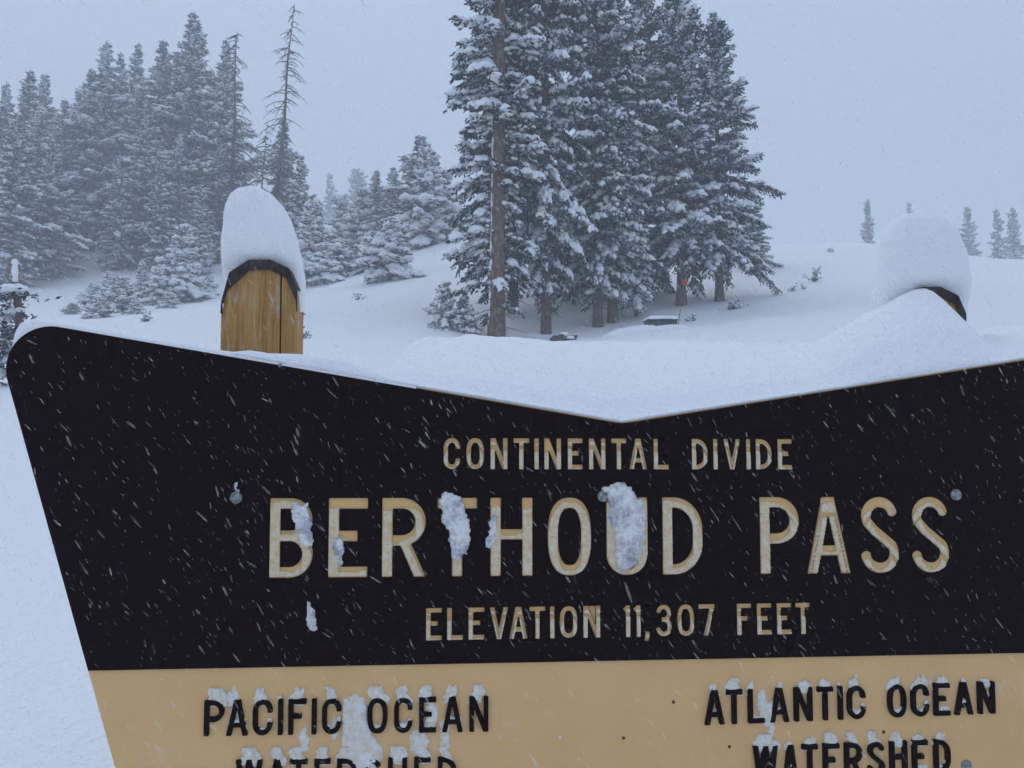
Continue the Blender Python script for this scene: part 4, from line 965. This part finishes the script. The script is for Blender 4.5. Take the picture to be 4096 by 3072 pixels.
# drifted bank behind the notch and right shoulder
crest = [(560,812,0.3),(700,815,0.3),(770,812,0.35),(810,806,0.4),(845,797,0.5),(868,778,0.62),(890,754,0.75),(920,740,0.8),(1000,736,0.8),(1100,738,0.8),(1300,742,0.8),(1500,746,0.8),(1650,753,0.75),(1750,752,0.7),(1900,745,0.6),(2000,735,0.5),(2100,722,0.45),(2160,712,0.45),(2212,704,0.45),(2400,690,0.6),(2700,690,0.7)]
cr_a = np.array(crest, float); pxs = np.concatenate([np.linspace(560, 1860, 200), np.linspace(1864, 2150, 110), np.linspace(2160, 2700, 40)])
def sm(v, k=5): return np.convolve(np.pad(v, k, mode='edge'), np.hanning(2 * k + 3)[1:-1] / np.hanning(2 * k + 3)[1:-1].sum(), 'valid')
cw = sm(np.interp(pxs, cr_a[:, 0], cr_a[:, 2]), 9); cyy = sm(np.interp(pxs, cr_a[:, 0], cr_a[:, 1]), 4)
uv_ = np.array([SB(x, y, w_) for x, y, w_ in zip(pxs, cyy, cw)]); us, cv = uv_[:, 0], uv_[:, 1]; ev = edge_v(us) + 0.004
ww = np.concatenate([np.linspace(-0.004, 0.06, 12), np.linspace(0.075, 1.0, 60), np.geomspace(1.04, 4.2, 30)])
UU, WW = np.meshgrid(us, ww, indexing='ij'); t = np.clip((WW + 0.004) / (cw[:, None] + 0.004), 0, 4)
rise = np.where(t < 1, np.sin(np.clip(t, 0, 1) * math.pi / 2) ** 0.72, 1)
back = np.clip(WW - cw[:, None], 0, None)
Zb = ev[:, None] + (cv - ev)[:, None] * rise
pk = SB(1996, 622, 0.19); du = UU - pk[0]; dw = WW - 0.19
dist = np.sqrt((du / np.where(du < 0, 0.30, 0.135)) ** 2 + (np.where(dw < 0, dw / 0.17, dw / 0.5)) ** 2 + 0.03)
cone = pk[1] + 0.03 - 0.19 * dist - 0.05 * np.clip(dist - 1.2, 0, None)
kk = 0.03; hh_ = np.clip(0.5 + 0.5 * (cone - Zb) / kk, 0, 1); Zb = Zb * (1 - hh_) + cone * hh_ + kk * hh_ * (1 - hh_)
fe = np.clip((WW + 0.004) / 0.05, 0, 1); Zb = np.where(Zb > ev[:, None], ev[:, None] + (Zb - ev[:, None]) * np.sqrt(fe), Zb)
drop = 0.55 * np.clip(back - 0.12, 0, None) ** 1.3
Zb = Zb - drop
Zb += (0.014 * fbm(UU * 5, WW * 5, 21, 3) + 0.009 * fbm(UU * 20, WW * 20, 22, 3) + 0.006 * np.clip(fbm(UU * 34, WW * 34, 23, 2) - 0.15, 0, 1)) * np.clip(t * 1.4, 0.1, 1)
cx_, sx_ = math.cos(YAW), math.sin(YAW); WX = UU * cx_ - WW * sx_; WY = Y0 + UU * sx_ + WW * cx_
Gz = ground_z(WX.ravel(), WY.ravel()).reshape(WX.shape) - 0.12
Zb = np.maximum(Zb, Gz)
nu, nw = UU.shape; V = np.stack([UU, WW, Zb], -1).reshape(-1, 3)
i = np.arange(nu - 1)[:, None] * nw; j = np.arange(nw - 1)[None]; Fq = np.stack([i + j, i + nw + j, i + nw + j + 1, i + j + 1], -1).reshape(-1, 4)
Vs = V.reshape(nu, nw, 3)[:, 0].copy(); Vs2 = Vs.copy(); Vs2[:, 1] = 0.03; Vs2[:, 2] -= 0.012    # tuck under the lip
k0 = nu * nw; q = np.arange(nu - 1); lip = np.stack([q * nw, k0 + q, k0 + q + 1, (q + 1) * nw], 1)
bank = place_local(link('snow_bank', np_mesh('snow_bank', np.concatenate([V, Vs2]), [np.concatenate([Fq, lip])], M['snow_bank'])))
tag(bank, None, None, kind='structure')

# ------------------------------------------------------------------ posts
PF = 0.2; PD = 0.10               # front face behind the sign face, depth of the post
def post(dx, dv, label, capdata, caplabel, mirror=False):
    def L(px, py): return SB(px / K22, py / K22, PF)
    outer = np.array([L(*p) for p in ((884,1256),(887,1211),(920,1091),(997,1041),(1084,1041),(1158,1075),(1190,1152),(1191,1250))])
    inner = np.array([L(*p) for p in ((892,1262),(893,1222),(913,1161),(997,1084),(1083,1081),(1146,1114),(1184,1202),(1188,1250))])
    bl, br = L(875, 1400), L(1199, 1415)
    xl, xr = bl[0], L(1188, 1250)[0]
    org = np.array([(xl + xr) / 2, 0])
    cx2, cy2 = math.cos(YAW), math.sin(YAW); uo = org[0] + dx
    wx, wy = uo * cx2 - PF * cy2, Y0 + uo * cy2 + PF * cx2
    e = empty('wooden_post', (wx, wy, dv), YAW)
    # timber: columns following the arch, with split grooves
    x0, x1 = xl - org[0] + 0.002, xr - org[0] - 0.001
    cols = [(x0, 0.012)]
    grooves = [(0.79, 0.0024)]
    g = sorted(list(np.linspace(0.02, 0.98, 26)) )
    xs_ = set(np.round(g, 4))
    pts = [(x0 + (x1 - x0) * q_, 0.0) for q_ in xs_ if all(abs(q_ - c_) > 0.03 for c_, _ in grooves)]
    for c_, w_ in grooves:
        xc = x0 + (x1 - x0) * c_; pts += [(xc - w_, 0.0005), (xc - w_ * 0.35, 0.02 + 4 * w_ * 0.5), (xc + w_ * 0.35, 0.02 + 4 * w_ * 0.5), (xc + w_, 0.0005)]
    pts = [(x0, 0.008)] + sorted(pts) + [(x1, 0.008)]
    archx = inner[:, 0] - org[0]; archz = (inner[:, 1] + outer[:, 1]) / 2
    order = np.argsort(archx); V = []; zlev = np.linspace(0, 1, 14)
    zb = -0.5
    for (x, d) in pts:
        zt = float(np.interp(x, archx[order], archz[order]))
        tw = 0.0025 * math.sin(x * 60)
        for q_ in zlev:
            zz_ = zb + (zt - zb) * q_; wob = 0.004 * math.sin(zz_ * 5.0) if d > 0.001 and 0.01 < d else 0
            V.append((x + wob * 0.6, d + 0.0012 * math.sin(x * 90 + zz_ * 3), zz_))
    n_ = len(pts); nz_ = len(zlev); i = np.arange(n_ - 1)[:, None] * nz_; j = np.arange(nz_ - 1)[None]
    t = MB(); t.add(V, np.stack([i + j, i + nz_ + j, i + nz_ + j + 1, i + j + 1], -1).reshape(-1, 4))
    # sides, back, top
    Vf = np.array(V).reshape(n_, nz_, 3)
    for s_, fl in ((0, 1), (n_ - 1, 0)):
        A_ = Vf[s_]; B_ = A_.copy(); B_[:, 1] = PD; k = np.arange(nz_ - 1); q4 = np.stack([k, k + 1, nz_ + k + 1, nz_ + k], 1); t.add(np.concatenate([A_, B_]), q4 if fl == 0 else q4[:, ::-1])
    A_ = Vf[:, -1]; B_ = A_.copy(); B_[:, 1] = PD; k = np.arange(n_ - 1); t.add(np.concatenate([A_, B_]), np.stack([k, k + 1, n_ + k + 1, n_ + k], 1))
    A_ = Vf[:, 0].copy(); A_[:, 1] = PD; t.add(np.concatenate([A_, B_]), np.stack([k, n_ + k, n_ + k + 1, k + 1], 1))
    link('timber', t.mesh('timber', M['post_wood'], False), e)
    # bent metal strips nailed over the arch
    for k in range(len(outer) - 1):
        a0, a1, b0, b1 = outer[k] - org, outer[k + 1] - org, inner[k] - org, inner[k + 1] - org
        gp = 0.0012; dirv = (a1 - a0) / np.linalg.norm(a1 - a0); a0 = a0 + dirv * gp; a1 = a1 - dirv * gp; b0 = b0 + dirv * gp * 0.6; b1 = b1 - dirv * gp * 0.6
        yf, th_ = -0.008 - 0.0012 * (k % 2), 0.0035
        F2 = lambda p, y: (p[0], y, p[1]); nrm = np.array([-dirv[1], dirv[0]])
        t = MB(); 
        # front lip
        V8 = [F2(a0, yf), F2(a1, yf), F2(b1, yf), F2(b0, yf), F2(a0 , yf + th_), F2(a1, yf + th_), F2(b1, yf + th_), F2(b0, yf + th_)]
        t.add(V8, [(0,3,2,1),(4,5,6,7),(0,1,5,4),(1,2,6,5),(2,3,7,6),(3,0,4,7)])
        if k in (0, len(outer) - 2):
            link('metal_strip', t.mesh('metal_strip', M['flashing'], False), e); continue
        c0, c1 = a0 - nrm * th_, a1 - nrm * th_; yb2 = PD + 0.012
        V8 = [F2(a0, yf + th_), F2(a1, yf + th_), F2(c1, yf + th_), F2(c0, yf + th_), F2(a0, yb2), F2(a1, yb2), F2(c1, yb2), F2(c0, yb2)]
        t.add(V8, [(0,3,2,1),(4,5,6,7),(0,1,5,4),(1,2,6,5),(2,3,7,6),(3,0,4,7)])
        link('metal_strip', t.mesh('metal_strip', M['flashing'], False), e)
    tag(e, label, 'post', 'snow-capped posts behind the sign')
    # snow cap: stacked rings
    lf, rt, apex_v, base_v, fr = capdata(org)
    apex_arch = outer[:, 1].max(); nz2 = 46; nth = 56
    zs = base_v + (apex_v - base_v) * (1 - (1 - np.linspace(0, 1, nz2)) ** 1.8); zs[-1] = apex_v - 0.0005
    rings = []; th2 = np.arange(nth) * 2 * math.pi / nth
    for z_ in zs:
        a, b2 = lf(z_), rt(z_); hw = max((b2 - a) / 2, 0.004); cxr = (a + b2) / 2
        k = np.clip((z_ + dv * 0 - apex_arch) / (apex_v - apex_arch), 0, 1); low = np.clip((apex_arch + 0.03 - z_) / 0.06, 0, 1)
        full = hw / fr
        yf2 = 0.04 * low - (1 - low) * 0.016 * min(1, full) ; yb2 = PD + 0.02; hd = (yb2 - yf2) / 2 * min(1.0, 0.25 + 0.75 * full) if k > 0.5 else (yb2 - yf2) / 2 * min(1, full * 1.1)
        hd = max(hd, 0.004); cyr = (yf2 + yb2) / 2 - 0.02 * k; ex = 2 / (2.4 + 2.6 * low)
        c_, s_ = np.cos(th2), np.sin(th2)
        rings.append(np.stack([cxr + hw * np.sign(c_) * np.abs(c_) ** ex, cyr + hd * np.sign(s_) * np.abs(s_) ** ex, np.full(nth, z_)], 1))
    V = np.array(rings); d_ = fbm(V[..., 0] * 25 + V[..., 1] * 18, V[..., 2] * 25, 41, 3) * 0.004 + fbm(V[..., 0] * 9 + V[..., 1] * 7, V[..., 2] * 9, 43, 2) * 0.006; ctr = V.mean(1, keepdims=True); dirn = V - ctr; dirn /= np.linalg.norm(dirn, axis=-1, keepdims=True) + 1e-9
    V = (V + dirn * d_[..., None]).reshape(-1, 3); V = np.concatenate([V, [[V[-nth:, 0].mean(), V[-nth:, 1].mean(), apex_v]]])
    i = np.arange(nz2 - 1)[:, None] * nth; j = np.arange(nth)[None]; j2 = (j + 1) % nth
    Fq = np.stack([i + j, i + j2, i + nth + j2, i + nth + j], -1).reshape(-1, 4); q = np.arange(nth); Tq = np.stack([(nz2 - 1) * nth + q, (nz2 - 1) * nth + (q + 1) % nth, np.full(nth, nz2 * nth)], 1)
    o = link('snow_pile', np_mesh('snow_pile', V, [Fq, Tq], M['snow_fine'])); o.location = e.location; o.rotation_euler = e.rotation_euler; tag(o, caplabel, 'snow cap', 'snow caps on the posts')
    return e

def cap_from(points_l, points_r, dx, dv):
    def f(org):
        A_ = np.array([SB(x, y, PF + 0.05) for x, y in points_l]) - [org[0] + dx, dv]; B_ = np.array([SB(x, y, PF + 0.05) for x, y in points_r]) - [org[0] + dx, dv]
        ap = max(A_[:, 1].max(), B_[:, 1].max()); ba = max(A_[:, 1].min(), B_[:, 1].min())
        oa, ob = np.argsort(A_[:, 1]), np.argsort(B_[:, 1])
        A2, B2 = A_[oa], B_[ob]
        return (lambda z_: float(np.interp(z_, A2[:, 1], A2[:, 0])), lambda z_: float(np.interp(z_, B2[:, 1], B2[:, 0])), ap, ba, (B2[:, 0].max() - A2[:, 0].min()) / 2)
    return f
post(0, 0, 'tall round-topped wooden post with cracked face behind left sign shoulder',
     cap_from([(487,674),(484,655),(483,625),(480,590),(479,555),(480,520),(484,480),(491,445),(501,425),(515,413),(545,406)], [(656,674),(655,655),(655,630),(653,590),(649,550),(642,512),(629,475),(610,445),(588,422),(568,411),(546,406)], 0, 0),
     'tall lopsided snow cap on the left wooden post')
pl_ = SB(655, 660, PF); pr_ = SB(2094, 650, PF); dxp = pr_[0] - pl_[0]; dvp = SB(2040, 622, PF)[1] - SB(562, 563, PF)[1]
post(dxp, dvp, 'wooden post almost buried in the drift at right',
     cap_from([(1902,705),(1901,670),(1899,620),(1898,570),(1900,530),(1907,502),(1922,481),(1945,467),(1975,460)], [(2096,705),(2096,650),(2092,610),(2085,570),(2074,535),(2058,505),(2038,482),(2010,467),(1977,460)], dxp, dvp),
     'broad domed snow cap on the right buried post')
# middle and lower stringers that carry the board, behind it
# ------------------------------------------------------------------ falling snow
r = np.random.default_rng(99); nF = 12400
D_ = np.concatenate([r.uniform(0.55, 1.99, 11200), r.uniform(2.0, 9.0, 500), r.uniform(9, 18, 700)])
D_ = np.where(D_ < 2.0, 0.55 + 1.45 * r.random(nF) ** 0.55, D_)
xx = r.uniform(-0.72, 0.72, nF) * D_; zz = EYE + r.uniform(-0.5, 0.62, nF) * D_
C = np.stack([xx, D_, zz], 1); ok = np.abs(r.normal(size=nF)) < 9
wind = np.array([0.52, 0.1, -0.78]); Dr = wind + r.normal(0, 0.16, (nF, 3)); Dr /= np.linalg.norm(Dr, axis=1)[:, None]
size = np.exp(r.normal(math.log(0.00064), 0.5, nF)); size = np.where(D_ > 9, size * 3.2, np.where(D_ > 2, size * 1.0, size))
a = np.cross(Dr, r.normal(size=(nF, 3))); a /= np.linalg.norm(a, axis=1)[:, None]; bb = np.cross(Dr, a)
el = r.uniform(2.5, 6.0, nF); size = np.minimum(np.where(D_ < 1.0, size * 1.1, size), np.where(D_ > 9, 0.005, 0.0013)); el = el * 1.25
sl = (size * el)[:, None]; sw = size[:, None]
V = np.stack([C + Dr * sl, C + Dr * sl * 0.45 + a * sw, C - Dr * sl * 0.45 + a * sw * 0.85, C - Dr * sl, C - Dr * sl * 0.5 - a * sw, C + Dr * sl * 0.4 - a * sw * 0.9], 1)
T8 = np.array([(0,1,5),(1,2,5),(2,4,5),(2,3,4)])
fl = link('falling_snow', np_mesh('falling_snow', V.reshape(-1, 3), [(T8[None] + (np.arange(nF) * 6)[:, None, None]).reshape(-1, 3)], M['snowflake']))
tag(fl, 'small windblown snowflakes falling through the air', 'snowfall', kind='stuff')

# ------------------------------------------------------------------ haze
hm = bpy.data.materials.new('haze'); hm.use_nodes = True; nt = hm.node_tree; nt.nodes.clear()
ho = nt.nodes.new('ShaderNodeOutputMaterial'); hv = nt.nodes.new('ShaderNodeVolumePrincipled')
hv.inputs['Color'].default_value = (0.9, 0.945, 1.0, 1); hv.inputs['Density'].default_value = HAZE_DENSITY; hv.inputs['Anisotropy'].default_value = 0.0
nt.links.new(hv.outputs[0], ho.inputs['Volume'])
zlo = float(GV[:, 2].min()) - 1.0; zhi = 70.0
t = MB(); t.box((-170, -170, zlo), (170, 170, zhi)); hz_o = link('haze', t.mesh('haze', hm, False)); tag(hz_o, None, None, kind='stuff')
print('ground z range', GV[:, 2].min(), GV[:, 2].max())
print('tris', sum(sum(len(p.vertices) - 2 for p in me.polygons) for me in bpy.data.meshes if me.users))
